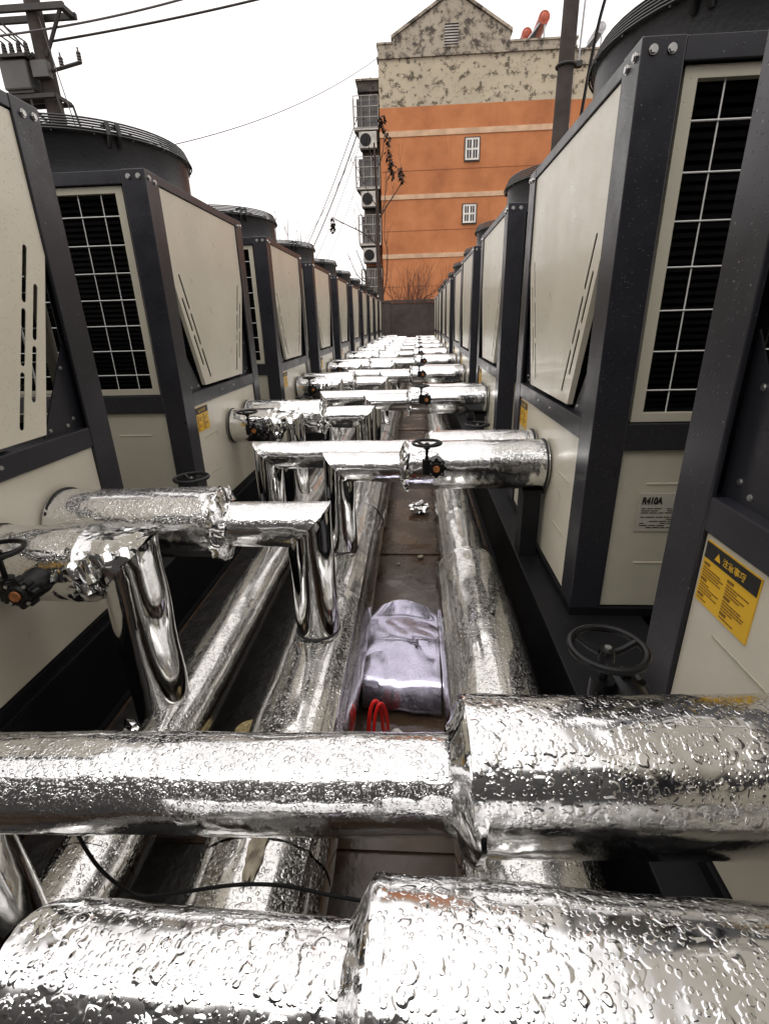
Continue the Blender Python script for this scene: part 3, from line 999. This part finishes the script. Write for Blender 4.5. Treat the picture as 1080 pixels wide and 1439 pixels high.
# ------------------------------------------------------------------ odds and ends on the ground
def sheet(name, nx, ny, fn, mat, parent=None, thick=0.0):
    v = [fn(i / nx, j / ny) for j in range(ny + 1) for i in range(nx + 1)]
    f = [(j * (nx + 1) + i, j * (nx + 1) + i + 1, (j + 1) * (nx + 1) + i + 1, (j + 1) * (nx + 1) + i) for j in range(ny) for i in range(nx)]
    if thick:
        n = len(v)
        v2 = [Vector(q) - Vector((0, 0, thick)) for q in v]
        f2 = [tuple(n + k for k in q[::-1]) for q in f]
        bd = [i for i in range(nx)]
        rim = [(i, i + 1) for i in range(nx)] + [(j * (nx + 1) + nx, (j + 1) * (nx + 1) + nx) for j in range(ny)] + \
              [(ny * (nx + 1) + i + 1, ny * (nx + 1) + i) for i in range(nx - 1, -1, -1)] + [((j + 1) * (nx + 1), j * (nx + 1)) for j in range(ny - 1, -1, -1)]
        f = f + f2 + [(b_, a_, n + a_, n + b_) for a_, b_ in rim]
        v = list(v) + v2
    return MB().add(v, f).build(name, mat, parent, smooth=True)

def film(u, v):
    x = -0.195 + 0.285 * u
    y = 1.41 + 0.435 * v - 0.03 * u * (1 - v) + (0.05 * math.sin(u * 3.1) * v)
    z = -1.235 + 0.05 * math.sin(v * 2.2) + 0.016 * noise.noise(Vector((u * 2.2, v * 3, 1))) + 0.010 * ridge(Vector((u * 3, v * 4, 4)))
    if v < 0.16: z -= (0.16 - v) ** 2 * 3.2                     # front edge rolls over
    if v > 0.85: z += (v - 0.85) * 0.25 * math.sin(u * 3.14)
    return (x, y, z)
fo = sheet('foil_sheet', 56, 70, film, 'foil_purple', thick=0.0015)
tag(fo, 'loose purplish silver foil sheet lying on the ground between two header pipes', 'foil sheet')
bx_ = MB().box(-0.15, 0.06, 1.47, 1.76, GZ, -1.318).build('board', 'rubber', None, bevel=0.006)
tag(bx_, 'dark board lying under the loose purplish foil sheet', 'board')

pts = []
for k in range(26):
    a = math.pi * (0.02 + k / 25 * 1.25)
    pts.append((-0.135 + 0.024 * math.cos(a) + 0.004 * k / 25, 1.285 - 0.05 * k / 25, GZ + 0.06 + 0.135 * math.sin(a)))
rs = MB()
for k in range(len(pts) - 1):
    pass
rs.path(pts, 0.007, 6)
pts2 = [(p[0] + 0.018, p[1] - 0.008, p[2] - 0.002) for p in pts]
rs.path(pts2, 0.006, 6)
rs.path([pts[-1], pts2[-1]], 0.006, 6)
rs.path([pts[0], (pts[0][0] + 0.012, pts[0][1], GZ + 0.002)], 0.007, 6)
o = rs.build('strap', 'red', None, smooth=True)
tag(o, 'bright red looped strap on the ground in front of the loose foil sheet', 'strap')

def lump(name, c, r, mat, seed, sub=3, amp=0.35, flat=1.0, freq=2.2):
    bm = bmesh.new()
    bmesh.ops.create_icosphere(bm, subdivisions=sub, radius=1)
    so = Vector((seed, seed * 2.1, seed * 0.7))
    for v in bm.verts:
        k = 1 + amp * (ridge(v.co * freq + so) * 2 - 0.6) + amp * 0.4 * noise.noise(v.co * freq * 2.5 + so)
        v.co = v.co * k * r; v.co.z *= flat
        v.co += Vector(c)
    me = bpy.data.meshes.new(name); bm.to_mesh(me); bm.free()
    me.materials.append(M[mat])
    return put(name, me)
tag(lump('foil_ball', (-0.905, 1.17, GZ + 0.10), 0.07, 'foil_crumple', 3.3, 3, 0.4, freq=3.5), 'crumpled ball of foil lying beside the thin header pipe', 'foil')
tag(lump('foil_scrap', (0.03, 3.45, GZ + 0.045), 0.075, 'foil_crumple', 5.3, 3, 0.4, 0.55, freq=3), 'crumpled white foil scrap on the wet ground below the second branch pipes', 'foil')
rnd = random.Random(12)
for k in range(16):
    x, y = rnd.uniform(-0.08, 0.09), rnd.uniform(1.16, 1.31)
    if abs(x + 0.135) < 0.05 and y > 1.15: continue
    tag(lump('rubble', (x, y, GZ + 0.012), rnd.uniform(0.008, 0.026), 'debris', 20 + k, 2, 0.3, 0.6), 'pale chip of rubble on the ground in front of the red strap', 'rubble', 'rubble chips')
rnd = random.Random(4)
for k in range(7):
    y = rnd.uniform(2.0, 2.75)
    tag(lump('rubble', (rnd.uniform(-0.14, 0.07), y, GZ + 0.008), rnd.uniform(0.008, 0.02), 'paper', 50 + k, 2, 0.3, 0.4), 'small brown clod on the wet ground between the header pipes', 'rubble', 'clods between the headers')
# straw-coloured offcut between the two headers on the left
yt = thing('lagging_offcut', 'small straw-coloured lagging offcut between the thin and the thick header pipe', 'offcut', (-0.535, 1.19, GZ))
MB().cyl((0, 0, 0), (0, 0.02, 0.12), 0.045, 0.052, n=18).build('shell', 'straw', yt, smooth=True)
for k in range(14):
    a = k * 0.45
    c = (0.052 * math.cos(a) - 0.01, -0.045 + 0.03 * math.sin(a), 0.02 + 0.008 * (k % 6))
    bm_ = MB().torus(c, 0.009, 0.005, n=8, m=5, axis='x' if k % 2 else 'z')
    bm_.build('strand', 'straw', yt, smooth=True)

# black cable slung between the first two branch pipes
from mathutils.geometry import interpolate_bezier
cp_ = [(-0.49, 0.47, -0.655), (-0.468, 0.45, -0.671), (-0.452, 0.45, -0.733), (-0.414, 0.45, -0.781), (-0.358, 0.45, -0.775), (-0.259, 0.45, -0.749), (-0.186, 0.448, -0.743), (-0.106, 0.445, -0.757), (0.02, 0.43, -0.75), (0.15, 0.41, -0.70)]
def smooth_pts(P, k=6):
    P = [Vector(p) for p in P]; out = []
    for i in range(len(P) - 1):
        a = P[max(0, i - 1)]; b = P[i]; c = P[i + 1]; d = P[min(len(P) - 1, i + 2)]
        for j in range(k):
            t = j / k
            out.append(0.5 * ((2 * b) + (c - a) * t + (2 * a - 5 * b + 4 * c - d) * t * t + (3 * b - a - 3 * c + d) * t ** 3))
    return out + [P[-1]]
tag(MB().path(smooth_pts(cp_), 0.0026, 8).build('cable', 'cable', None, smooth=True), 'thin black cable sagging between the two foremost branch pipes', 'cable')

# torn brown scrap stuck on the thick header
def scrap(u, v):
    a = 0.15 + 0.16 * u + 0.05 * math.sin(v * 9)
    wv = 0.5 + 0.5 * math.sin(v * 3.14)
    a = 0.10 + (0.16 * (u - 0.5)) * (0.35 + wv) + 0.05 * noise.noise(Vector((v * 5, 0, 2)))
    y = 0.60 + 0.14 * v + 0.02 * noise.noise(Vector((u * 4, v * 4, 7)))
    r = PR2 + 0.008 + 0.010 * noise.noise(Vector((u * 3, v * 6, 3)))
    return (PX2 + r * math.sin(a), y, PZ2 + r * math.cos(a))
tag(sheet('paper_scrap', 10, 16, scrap, 'paper', thick=0.001), 'torn brownish scrap stuck on the thick header pipe near the sagging cable', 'scrap')


# ------------------------------------------------------------------ apartment block behind the wall
BY = 31.0
BD = 11.0
bl = thing('apartment_block', 'orange rendered apartment block with a peeling cream top storey and gable', 'building', (0, BY, GZ))
def bz(z): return z - GZ
MB().box(-1.78, 7.85, 0, BD, 0, bz(10.12)).build('wall', 'orange', bl)
MB().box(-1.782, 7.85, 0.002, BD, bz(10.12), bz(12.08)).build('upper_wall', 'peel', bl)
MB().box(7.851, 13.5, 0.12, BD, 0, bz(10.10)).build('wall', 'orange', bl)
MB().box(7.851, 13.5, 0.12, BD, bz(10.10), bz(11.45)).build('upper_wall', 'peel', bl)
MB().box(7.852, 13.6, 0.02, BD, bz(11.45), bz(12.0)).build('parapet', 'peel_dark', bl)
MB().box(7.852, 13.65, -0.03, 0.5, bz(12.0), bz(12.08)).build('coping', 'peel_dark', bl)
MB().box(-1.86, 7.90, -0.09, 0.5, bz(12.08), bz(12.18)).build('cornice', 'peel_dark', bl)
MB().box(-1.80, -1.05, -0.02, 0.6, bz(12.18), bz(12.66)).build('parapet', 'peel_dark', bl)
MB().box(4.68, 7.86, -0.02, 0.6, bz(12.18), bz(12.46)).build('parapet', 'peel_dark', bl)
MB().box(4.68, 7.92, -0.07, 0.65, bz(12.46), bz(12.54)).build('coping', 'peel_dark', bl)
MB().box(-1.86, -1.05, -0.06, 0.65, bz(12.66), bz(12.74)).build('coping', 'peel_dark', bl)
gb = MB().prism([(-1.045, bz(12.18)), (4.675, bz(12.18)), (4.675, bz(12.88)), (1.92, bz(14.44)), (-1.045, bz(12.88))], 'y', -0.03, 0.6).build('gable', 'peel_dark', bl)
for s in (-1, 1):
    a = (-1.13, 12.84) if s < 0 else (4.76, 12.84)
    b = (1.92, 14.50)
    dx, dz = b[0] - a[0], b[1] - a[1]; l = math.hypot(dx, dz); nx, nz = -dz / l * 0.12 * (1 if dx > 0 else -1), abs(dx) / l * 0.12
    MB().prism([(a[0], bz(a[1])), (b[0], bz(b[1])), (b[0] + nx * 0, bz(b[1]) + 0.13), (a[0] + nx * 0, bz(a[1]) + 0.13)], 'y', -0.12, 0.7).build('verge', 'peel_dark', bl)
# louvred vent in the gable
vt = MB().box(1.40, 1.48, -0.06, -0.0305, bz(12.40), bz(13.38)).box(2.16, 2.24, -0.06, -0.0305, bz(12.40), bz(13.38)).box(1.48, 2.16, -0.06, -0.0305, bz(13.30), bz(13.38)).box(1.48, 2.16, -0.06, -0.0305, bz(12.40), bz(12.48)).build('vent', 'peel_dark', bl)
MB().box(1.48, 2.16, -0.036, -0.031, bz(12.48), bz(13.30)).build('opening', 'black', vt)
for k in range(7):
    z = bz(12.53) + k * 0.11
    MB().add([(1.48, -0.055, z), (2.16, -0.055, z), (2.16, -0.037, z + 0.06), (1.48, -0.037, z + 0.06)], [(0, 1, 2, 3)]).build('louvre', 'cage', vt)
# cream string courses and scored joints
for z, h in ((8.98, 0.25), (6.16, 0.22), (3.31, 0.22)):
    MB().box(-1.80, 7.86, -0.035, 0.0, bz(z - h / 2), bz(z + h / 2)).build('string_course', 'band', bl)
for z in (7.35, 4.55, 1.75):
    MB().box(-1.79, 7.855, -0.010, 0.0, bz(z) - 0.012, bz(z) + 0.012).build('score_line', 'score', bl)
# small barred windows
for (x, z, w_, h_) in ((3.0, 8.17, 0.62, 0.88), (2.96, 5.25, 0.60, 0.78)):
    o = MB().box(x - w_ / 2 - .1, x + w_ / 2 + .1, -0.055, -0.0, bz(z - h_ / 2 - .1), bz(z + h_ / 2 + .1)).build('window', 'bay', bl)
    MB().box(x - w_ / 2, x + w_ / 2, -0.058, -0.050, bz(z - h_ / 2), bz(z + h_ / 2)).build('pane', 'glass', o)
    fb = MB()
    for k in range(5):
        xx = x - w_ / 2 + w_ * k / 4
        fb.box(xx - (.045 if k in (0, 2, 4) else .014), xx + (.045 if k in (0, 2, 4) else .014), -0.095, -0.056, bz(z - h_ / 2), bz(z + h_ / 2))
    for k in range(3):
        zz = z - h_ / 2 + h_ * k / 2
        fb.box(x - w_ / 2 - .045, x + w_ / 2 + .045, -0.099, -0.090, bz(zz) - .04, bz(zz) + .04)
    fb.build('bars', 'white_trim', o)
# stair bay with window cages on the left flank
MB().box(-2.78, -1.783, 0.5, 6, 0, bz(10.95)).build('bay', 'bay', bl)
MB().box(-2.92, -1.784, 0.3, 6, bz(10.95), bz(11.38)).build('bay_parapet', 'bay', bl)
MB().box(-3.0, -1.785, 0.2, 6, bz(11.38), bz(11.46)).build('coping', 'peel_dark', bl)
MB().box(-2.79, -1.79, 0.48, 0.50, bz(2.92), bz(4.05)).build('bay_panel', 'orange', bl)
for (z0, z1, xl) in ((9.35, 10.69, -3.14), (6.71, 8.08, -3.13), (4.02, 5.40, -3.08), (1.35, 2.72, -3.02)):
    xr_ = -1.86
    cg = MB().box(xl, xr_, 0.0, 0.5, bz(z0) - 0.10, bz(z0)).build('window_cage', 'ac_white', bl)
    MB().box(xl + 0.14, xr_, 0.40, 0.45, bz(z0), bz(z1)).build('pane', 'glass', cg)
    br = MB()
    for k in range(13):
        xx = xl + (xr_ - xl) * k / 12
        rr = 0.022 if k % 4 == 0 else 0.010
        br.box(xx - rr, xx + rr, 0.0, 0.02, bz(z0), bz(z1))
    for k in range(4):
        zz = bz(z0) + (z1 - z0) * k / 3
        br.box(xl, xr_, -0.012, 0.0, zz - 0.018, zz + 0.018)
        br.box(xl - 0.015, xl, 0.0, 0.5, zz - 0.018, zz + 0.018)
    for k in range(6): br.box(xl - 0.01, xl + 0.01, 0.08 * k + .04, 0.08 * k + .06, bz(z0), bz(z1))
    br.build('cage_bars', 'cage', cg)
    MB().prism([(xl, bz(z0) - 0.10), (-1.9, bz(z0) - 0.10), (-1.9, bz(z0) - 0.55), (xl + 0.35, bz(z0) - 0.55)], 'y', 0.3, 0.499).build('corbel', 'bay', cg)
for k, (z, lab) in enumerate(((8.83, 'topmost'), (6.17, 'second'), (3.45, 'third'))):
    a = thing('air_conditioner', f'white outdoor air conditioner on the orange block\'s flank, {lab} from its roof', 'air conditioner', (-2.42, BY + 0.10, z - 0.38), group='air conditioners on the apartment block')
    MB().box(-0.46, 0.46, -0.12, 0.395, 0.0, 0.72).build('case', 'ac_white', a, bevel=0.02)
    gr = MB().cyl((-0.12, -0.121, 0.36), (-0.12, -0.13, 0.36), 0.29, n=28).build('fan_opening', 'black', a)
    rg = MB()
    for q in (0.27, 0.20, 0.13, 0.06): rg.torus((-0.12, -0.138, 0.36), q, 0.010, n=24, m=5, axis='y')
    rg.build('fan_grille', 'steel_far', a)
    MB().box(-0.42, 0.42, -0.1, 0.395, -0.06, -0.001).build('bracket', 'steel_far', a)

# solar water heaters on the roof
def heater(x, z, y, mat, label, flip=1, s=1.0):
    t = thing('solar_water_heater', label, 'water heater', (x, BY + y, z))
    MB().cyl((0.0, -0.9 * s, 1.05 * s), (0.0, 0.9 * s, 1.05 * s), 0.27 * s, n=24).build('tank', mat, t, smooth=True)
    MB().cyl((0.0, -0.905 * s, 1.05 * s), (0.0, -0.93 * s, 1.05 * s), 0.19 * s, 0.1 * s, n=24).build('tank_cap', mat, t)
    for k in range(10):
        yy = (-0.8 + 1.6 * k / 9) * s
        MB().cyl((-0.10 * s, yy, 0.95 * s), (-0.92 * s, yy, 0.02 * s), 0.05 * s, n=8).build('glass_tube', 'tube_dark', t, smooth=True)
    for yy in (-0.85 * s, 0.85 * s):
        MB().box(0.02 * s, 0.09 * s, yy - .03, yy + .03, -0.35, 0.85 * s).build('leg', 'heater_grey', t)
        MB().path([(-0.96 * s, yy, 0.0), (-0.05 * s, yy, 1.0 * s)], 0.035, 5).build('strut', 'heater_grey', t)
    return t
heater(6.33, 12.50, 1.4, 'heater_red', 'solar water heater with a red-ended tank standing tall on the block roof', s=1.0)
heater(5.69, 12.31, 2.2, 'heater_red', 'solar water heater with only its red tank end showing above the parapet', s=0.95)
heater(9.15, 12.19, 1.4, 'heater_grey', 'solar water heater with a pale grey tank on the block roof', s=0.85)
MB().box(-1.0, 13.4, 0.61, BD, bz(12.0), bz(12.05)).build('roof_deck', 'concrete', bl)

# ------------------------------------------------------------------ poles and wires
tp = thing('transformer_pole', 'concrete utility pole with a grey transformer on a bracket and a crossarm', 'utility pole', (-7.33, 12.0, GZ))
def tz(z): return z - GZ
MB().cyl((0, 0, 0), (0, 0, tz(6.6)), 0.21, 0.14, n=18).build('pole', 'pole_concrete', tp, smooth=True)
ca = MB().box(-2.2, 0.72, -0.22, -0.15, tz(5.66), tz(5.76)).box(-2.2, 0.72, 0.15, 0.22, tz(5.66), tz(5.76)).box(0.60, 0.70, -0.15, 0.15, tz(5.67), tz(5.75)).box(-1.0, -0.9, -0.15, 0.15, tz(5.67), tz(5.75)).build('crossarm', 'steel_far', tp)
MB().path([(0.62, -0.17, tz(5.66)), (0.14, -0.12, tz(5.0))], 0.035, 6).build('brace', 'steel_far', tp)
MB().path([(-0.72, -0.17, tz(5.66)), (-0.14, -0.12, tz(5.0))], 0.018, 6).build('brace', 'steel_far', tp)
tr = MB().box(-0.74, -0.19, -0.34, 0.28, tz(4.42), tz(4.90)).build('transformer_tank', 'tank_grey', tp, bevel=0.03)
MB().box(-0.78, -0.14, -0.38, 0.34, tz(4.92), tz(4.97)).build('tank_lid', 'insulator', tr)
MB().box(-0.70, -0.18, -0.3, 0.26, tz(4.38), tz(4.46)).build('tank_base', 'insulator', tr)
for k in range(5):
    x = -0.78 + k * 0.15
    for yy in (-0.22, 0.18):
        b = MB()
        for q in range(5): b.cyl((x, yy, tz(4.97) + q * 0.045), (x, yy, tz(4.97) + q * 0.045 + 0.028), 0.055 - 0.004 * q, n=10)
        b.cyl((x, yy, tz(4.95)), (x, yy, tz(5.20)), 0.022, n=8)
        b.build('bushing', 'insulator', tr, smooth=True)
    MB().path(smooth_pts([(x, -0.22, tz(5.2)), (x - 0.12, -0.24, tz(5.28)), (x - 0.3, -0.2, tz(5.42)), (x - 0.5, -0.17, tz(5.6))]), 0.014, 5).build('jumper', 'cable', tr)
pf = MB()
for yy in (-0.25, 0.25):
    pf.box(-0.75, 0.22, yy - 0.03, yy + 0.03, tz(4.30), tz(4.37))
    pf.path([(-0.62, yy, tz(4.32)), (-0.17, yy, tz(3.86))], 0.026, 5)
    pf.path([(-0.30, yy, tz(4.32)), (-0.28, yy, tz(3.88))], 0.022, 5)
    pf.path([(0.24, yy, tz(4.34)), (0.33, yy, tz(3.9))], 0.022, 5)
    pf.path([(-0.24, yy, tz(3.87)), (0.35, yy, tz(3.87))], 0.022, 5)
pf.box(-0.75, -0.70, -0.25, 0.25, tz(4.30), tz(4.37)); pf.box(0.20, 0.24, -0.25, 0.25, tz(4.30), tz(4.37))
pf.build('platform', 'steel_far', tp)
MB().box(-0.12, 0.20, -0.30, -0.16, tz(4.62), tz(4.88)).build('switch_box', 'tank_grey', tp)
arm = MB().path([(0.12, -0.15, tz(4.74)), (0.82, -0.15, tz(4.86))], 0.032, 6).build('side_arm', 'steel_far', tp)
for x in (0.42, 0.80):
    b = MB()
    z0 = tz(4.79 + (x - 0.42) * 0.17)
    for q in range(4): b.cyl((x, -0.15, z0 + q * 0.045), (x, -0.15, z0 + q * 0.045 + 0.03), 0.045, 0.038, n=10)
    b.cyl((x, -0.15, z0), (x, -0.15, z0 + 0.24), 0.02, 0.015, n=8)
    b.build('insulator', 'insulator', arm, smooth=True)

rp = thing('utility_pole', 'plain dark utility pole with steel clamp in front of the orange block', 'utility pole', (3.36, 14.0, GZ))
MB().cyl((0, 0, 0), (0, 0, tz(8.5)), 0.215, 0.15, n=18).build('pole', 'pole_concrete', rp, smooth=True)
cl = MB().torus((0, 0, tz(5.15)), 0.205, 0.028, n=20, m=6).box(0.16, 0.34, -0.06, 0.06, tz(5.12), tz(5.22)).build('clamp', 'steel_far', rp)
MB().path([(0.26, 0, tz(5.17)), (0.34, 0, tz(8.0))], 0.022, 6).build('conduit', 'heater_grey', rp)
MB().path(smooth_pts([(1.6, -0.3, tz(9.0)), (1.0, -0.3, tz(7.4)), (0.62, -0.25, tz(6.1)), (0.48, -0.22, tz(5.2)), (0.36, -0.22, tz(4.0)), (0.20, -0.2, tz(2.0)), (0.19, -0.2, 0.0)]), 0.034, 6).build('drop_cable', 'cable', rp, smooth=True)

def wire(a, b, sag, r, label, mat='cable_far', n=24):
    a, b = Vector(a), Vector(b)
    pts = []
    for i in range(n + 1):
        t = i / n
        p = a.lerp(b, t); p.z -= sag * 4 * t * (1 - t)
        pts.append(p)
    tag(MB().path(pts, r, 5).build('overhead_wire', mat, None, smooth=True), label, 'wire', 'overhead wires')
wire((-8.658, 11.5, 5.154), (-3.913, 12.5, 6.107), 0.1, 0.020, 'upper of the two heavy overhead wires leaving the transformer pole')
wire((-7.325, 11.95, 5.23), (-2.2, 13.2, 6.392), 0.05, 0.022, 'lower of the two heavy overhead wires, tied to the transformer pole', 'steel_far')
wire((-7.2, 11.9, 5.6), (-5.6, 11.0, -1.35), 0.0, 0.010, 'thin guy wire slanting down from the transformer pole')
wire((-9.0, 16.0, 4.4), (-1.75, 31.0, 12.2), 0.6, 0.014, 'long thin wire running from beyond the transformer pole to the block gable')
for k, (x, z, r) in enumerate(((-12.5, 1.6, 0.024), (-12.0, 1.4, 0.034), (-11.2, 1.3, 0.016), (-14.0, 2.0, 0.014), (-10.2, 1.2, 0.014))):
    wire((x, 46.0, z), (-2.2 + 0.12 * k, 31.2, 11.5 - 0.35 * k), 1.3, r, ('thickest of the wires fanning down from the flank of the orange block' if k == 1 else 'second thickest of the wires fanning down from the flank of the orange block' if k == 0 else 'one of the thin wires fanning down from the flank of the orange block'), 'cable_far')


# ------------------------------------------------------------------ bare trees
def bare_tree(name, label, cat, loc, spec, mat, seed, r0, droop=None, group=None):
    """spec: list of (start frac point list) main limbs; twigs grow from them"""
    rnd = random.Random(seed)
    t = thing(name, label, cat, loc, group=group)
    tk = MB(); tw = MB()
    def twigs(p, d, l, r, lev):
        pts = [p]; q = p.copy(); dd = d.copy()
        for k in range(4):
            dd = (dd + Vector((rnd.uniform(-.25, .25), rnd.uniform(-.25, .25), rnd.uniform(-.1, .25)))).normalized()
            q = q + dd * l / 4; pts.append(q.copy())
        tw.path(pts, [max(0.004, r * (1 - 0.2 * i)) for i in range(5)], 4)
        if lev > 0:
            for k in range(rnd.randint(2, 3)):
                i = rnd.randint(1, 4)
                d2 = (dd + Vector((rnd.uniform(-.9, .9), rnd.uniform(-.9, .9), rnd.uniform(-.1, .7)))).normalized()
                twigs(pts[i], d2, l * rnd.uniform(.45, .7), r * 0.55, lev - 1)
    for i, (pts, ra_, rb_, lev) in enumerate(spec):
        P = smooth_pts(pts, 5)
        n = len(P)
        (tk if i == 0 else tw).path(P, [ra_ + (rb_ - ra_) * k / (n - 1) for k in range(n)], 7)
        for k in range(3 if lev else 0):
            j = rnd.randint(n // 3, n - 1)
            d = (P[min(n - 1, j)] - P[max(0, j - 2)]).normalized()
            d = (d + Vector((rnd.uniform(-.7, .7), rnd.uniform(-.7, .7), rnd.uniform(0, .6)))).normalized()
            twigs(P[j], d, rnd.uniform(.5, 1.1), rb_ * 0.9, lev - 1)
    tk.build('trunk', mat, t, smooth=True)
    tw.build('crown', mat, t, smooth=True)
    if droop:
        for c in droop:
            m = MB()
            for k in range(44):
                f = k / 43
                p = Vector((c[0] + rnd.uniform(-.09, .09), c[1] + rnd.uniform(-.09, .09), c[2] - f * c[3]))
                s = rnd.uniform(.10, .20)
                a = rnd.uniform(0, 6.28)
                dx = Vector((math.cos(a), math.sin(a), -0.8)) * s
                nn = Vector((-math.sin(a), math.cos(a), 0)) * s * 0.35
                m.add([p, p + dx * .5 + nn, p + dx, p + dx * .5 - nn], [(0, 1, 2, 3)])
            m.build('seed_cluster', mat, t)['kind'] = 'stuff'
    return t

TY = 24.5
bare_tree('bare_tree', 'tall thin leafless tree with drooping seed clusters against the orange block', 'tree', (-1.50, TY, GZ), [
    ([(0, 0, 0), (0.0, 0, 2.0), (-0.12, 0, 4.2), (-0.10, 0, 6.0), (-0.16, 0, 8.2)], 0.15, 0.035, 1),
    ([(-0.1, 0, 4.4), (-0.7, 0, 4.9), (-1.5, .1, 5.3), (-2.1, .1, 5.6)], 0.035, 0.012, 2),
    ([(-0.08, 0, 5.4), (0.3, 0, 5.9), (0.85, 0, 6.6), (1.05, 0, 7.0)], 0.035, 0.012, 2),
    ([(0.0, 0, 2.2), (0.22, 0, 3.0), (0.30, 0, 4.2), (0.18, 0, 4.8), (0.28, 0, 6.2)], 0.03, 0.012, 1),
    ([(0.0, 0, 1.6), (-0.55, 0, 2.6), (-0.75, .1, 3.4), (-1.1, .1, 4.3)], 0.045, 0.014, 2),
    ([(-0.75, .1, 3.0), (-1.1, .1, 3.3), (-1.5, .1, 4.2)], 0.025, 0.010, 2),
    ([(-0.14, 0, 7.2), (0.15, 0, 7.7), (0.3, 0, 8.6)], 0.025, 0.010, 1),
    ([(0.1, 0, 5.6), (0.25, 0, 6.3), (0.3, 0, 7.2)], 0.022, 0.010, 2),
    ([(-0.1, 0, 5.9), (-0.5, 0, 6.5), (-0.8, 0, 7.2)], 0.022, 0.010, 2),
    ([(-0.4, 0, 4.65), (-0.7, 0, 5.4), (-1.0, 0, 6.1)], 0.02, 0.008, 1),
], 'bark', 5, 0.1, droop=[(0.18, 0, 9.15, .5), (0.42, 0, 8.65, .9), (0.55, 0, 7.5, .55), (0.95, 0, 7.3, .45), (-2.12, .1, 5.6, .55), (0.5, 0, 7.8, .4)])
sh = []
rnd = random.Random(9)
for k in range(26):
    a = rnd.uniform(-1, 1); b = rnd.uniform(-.5, .5); h = rnd.uniform(2.2, 3.35) * (1 - 0.25 * abs(a))
    sh.append(([(0.05 * a, 0.05 * b, 0), (0.35 * a, 0.3 * b, 1.3), (0.8 * a, 0.6 * b, 2.1), (1.15 * a, 0.8 * b, h)], 0.022, 0.007, 2))
bare_tree('bare_shrub', 'reddish leafless shrub standing behind the end wall', 'shrub', (-0.25, 22.3, GZ), sh, 'twig', 8, 0.03)
for k, (x, y, h) in enumerate(((-6.2, 30.0, 6.0), (-7.1, 31.0, 6.7), (-7.9, 31.5, 7.2))):
    sp = [([(0, 0, 0), (0.1, 0, h * .4), (0, 0, h * .75), (0.1, 0, h)], 0.07, 0.012, 2)]
    for q in range(5):
        a = rnd.uniform(-1, 1); z = rnd.uniform(.35, .7) * h
        sp.append(([(0.03, 0, z), (a * .5, 0, z + .8), (a * .9, 0.1, z + 1.9)], 0.03, 0.008, 2))
    bare_tree('distant_tree', ('shortest', 'middle', 'tallest')[k] + ' of three thin pale leafless trees beside the orange block', 'tree', (x, y, GZ), sp, 'twig_pale', 60 + k, 0.05, group='pale distant trees')
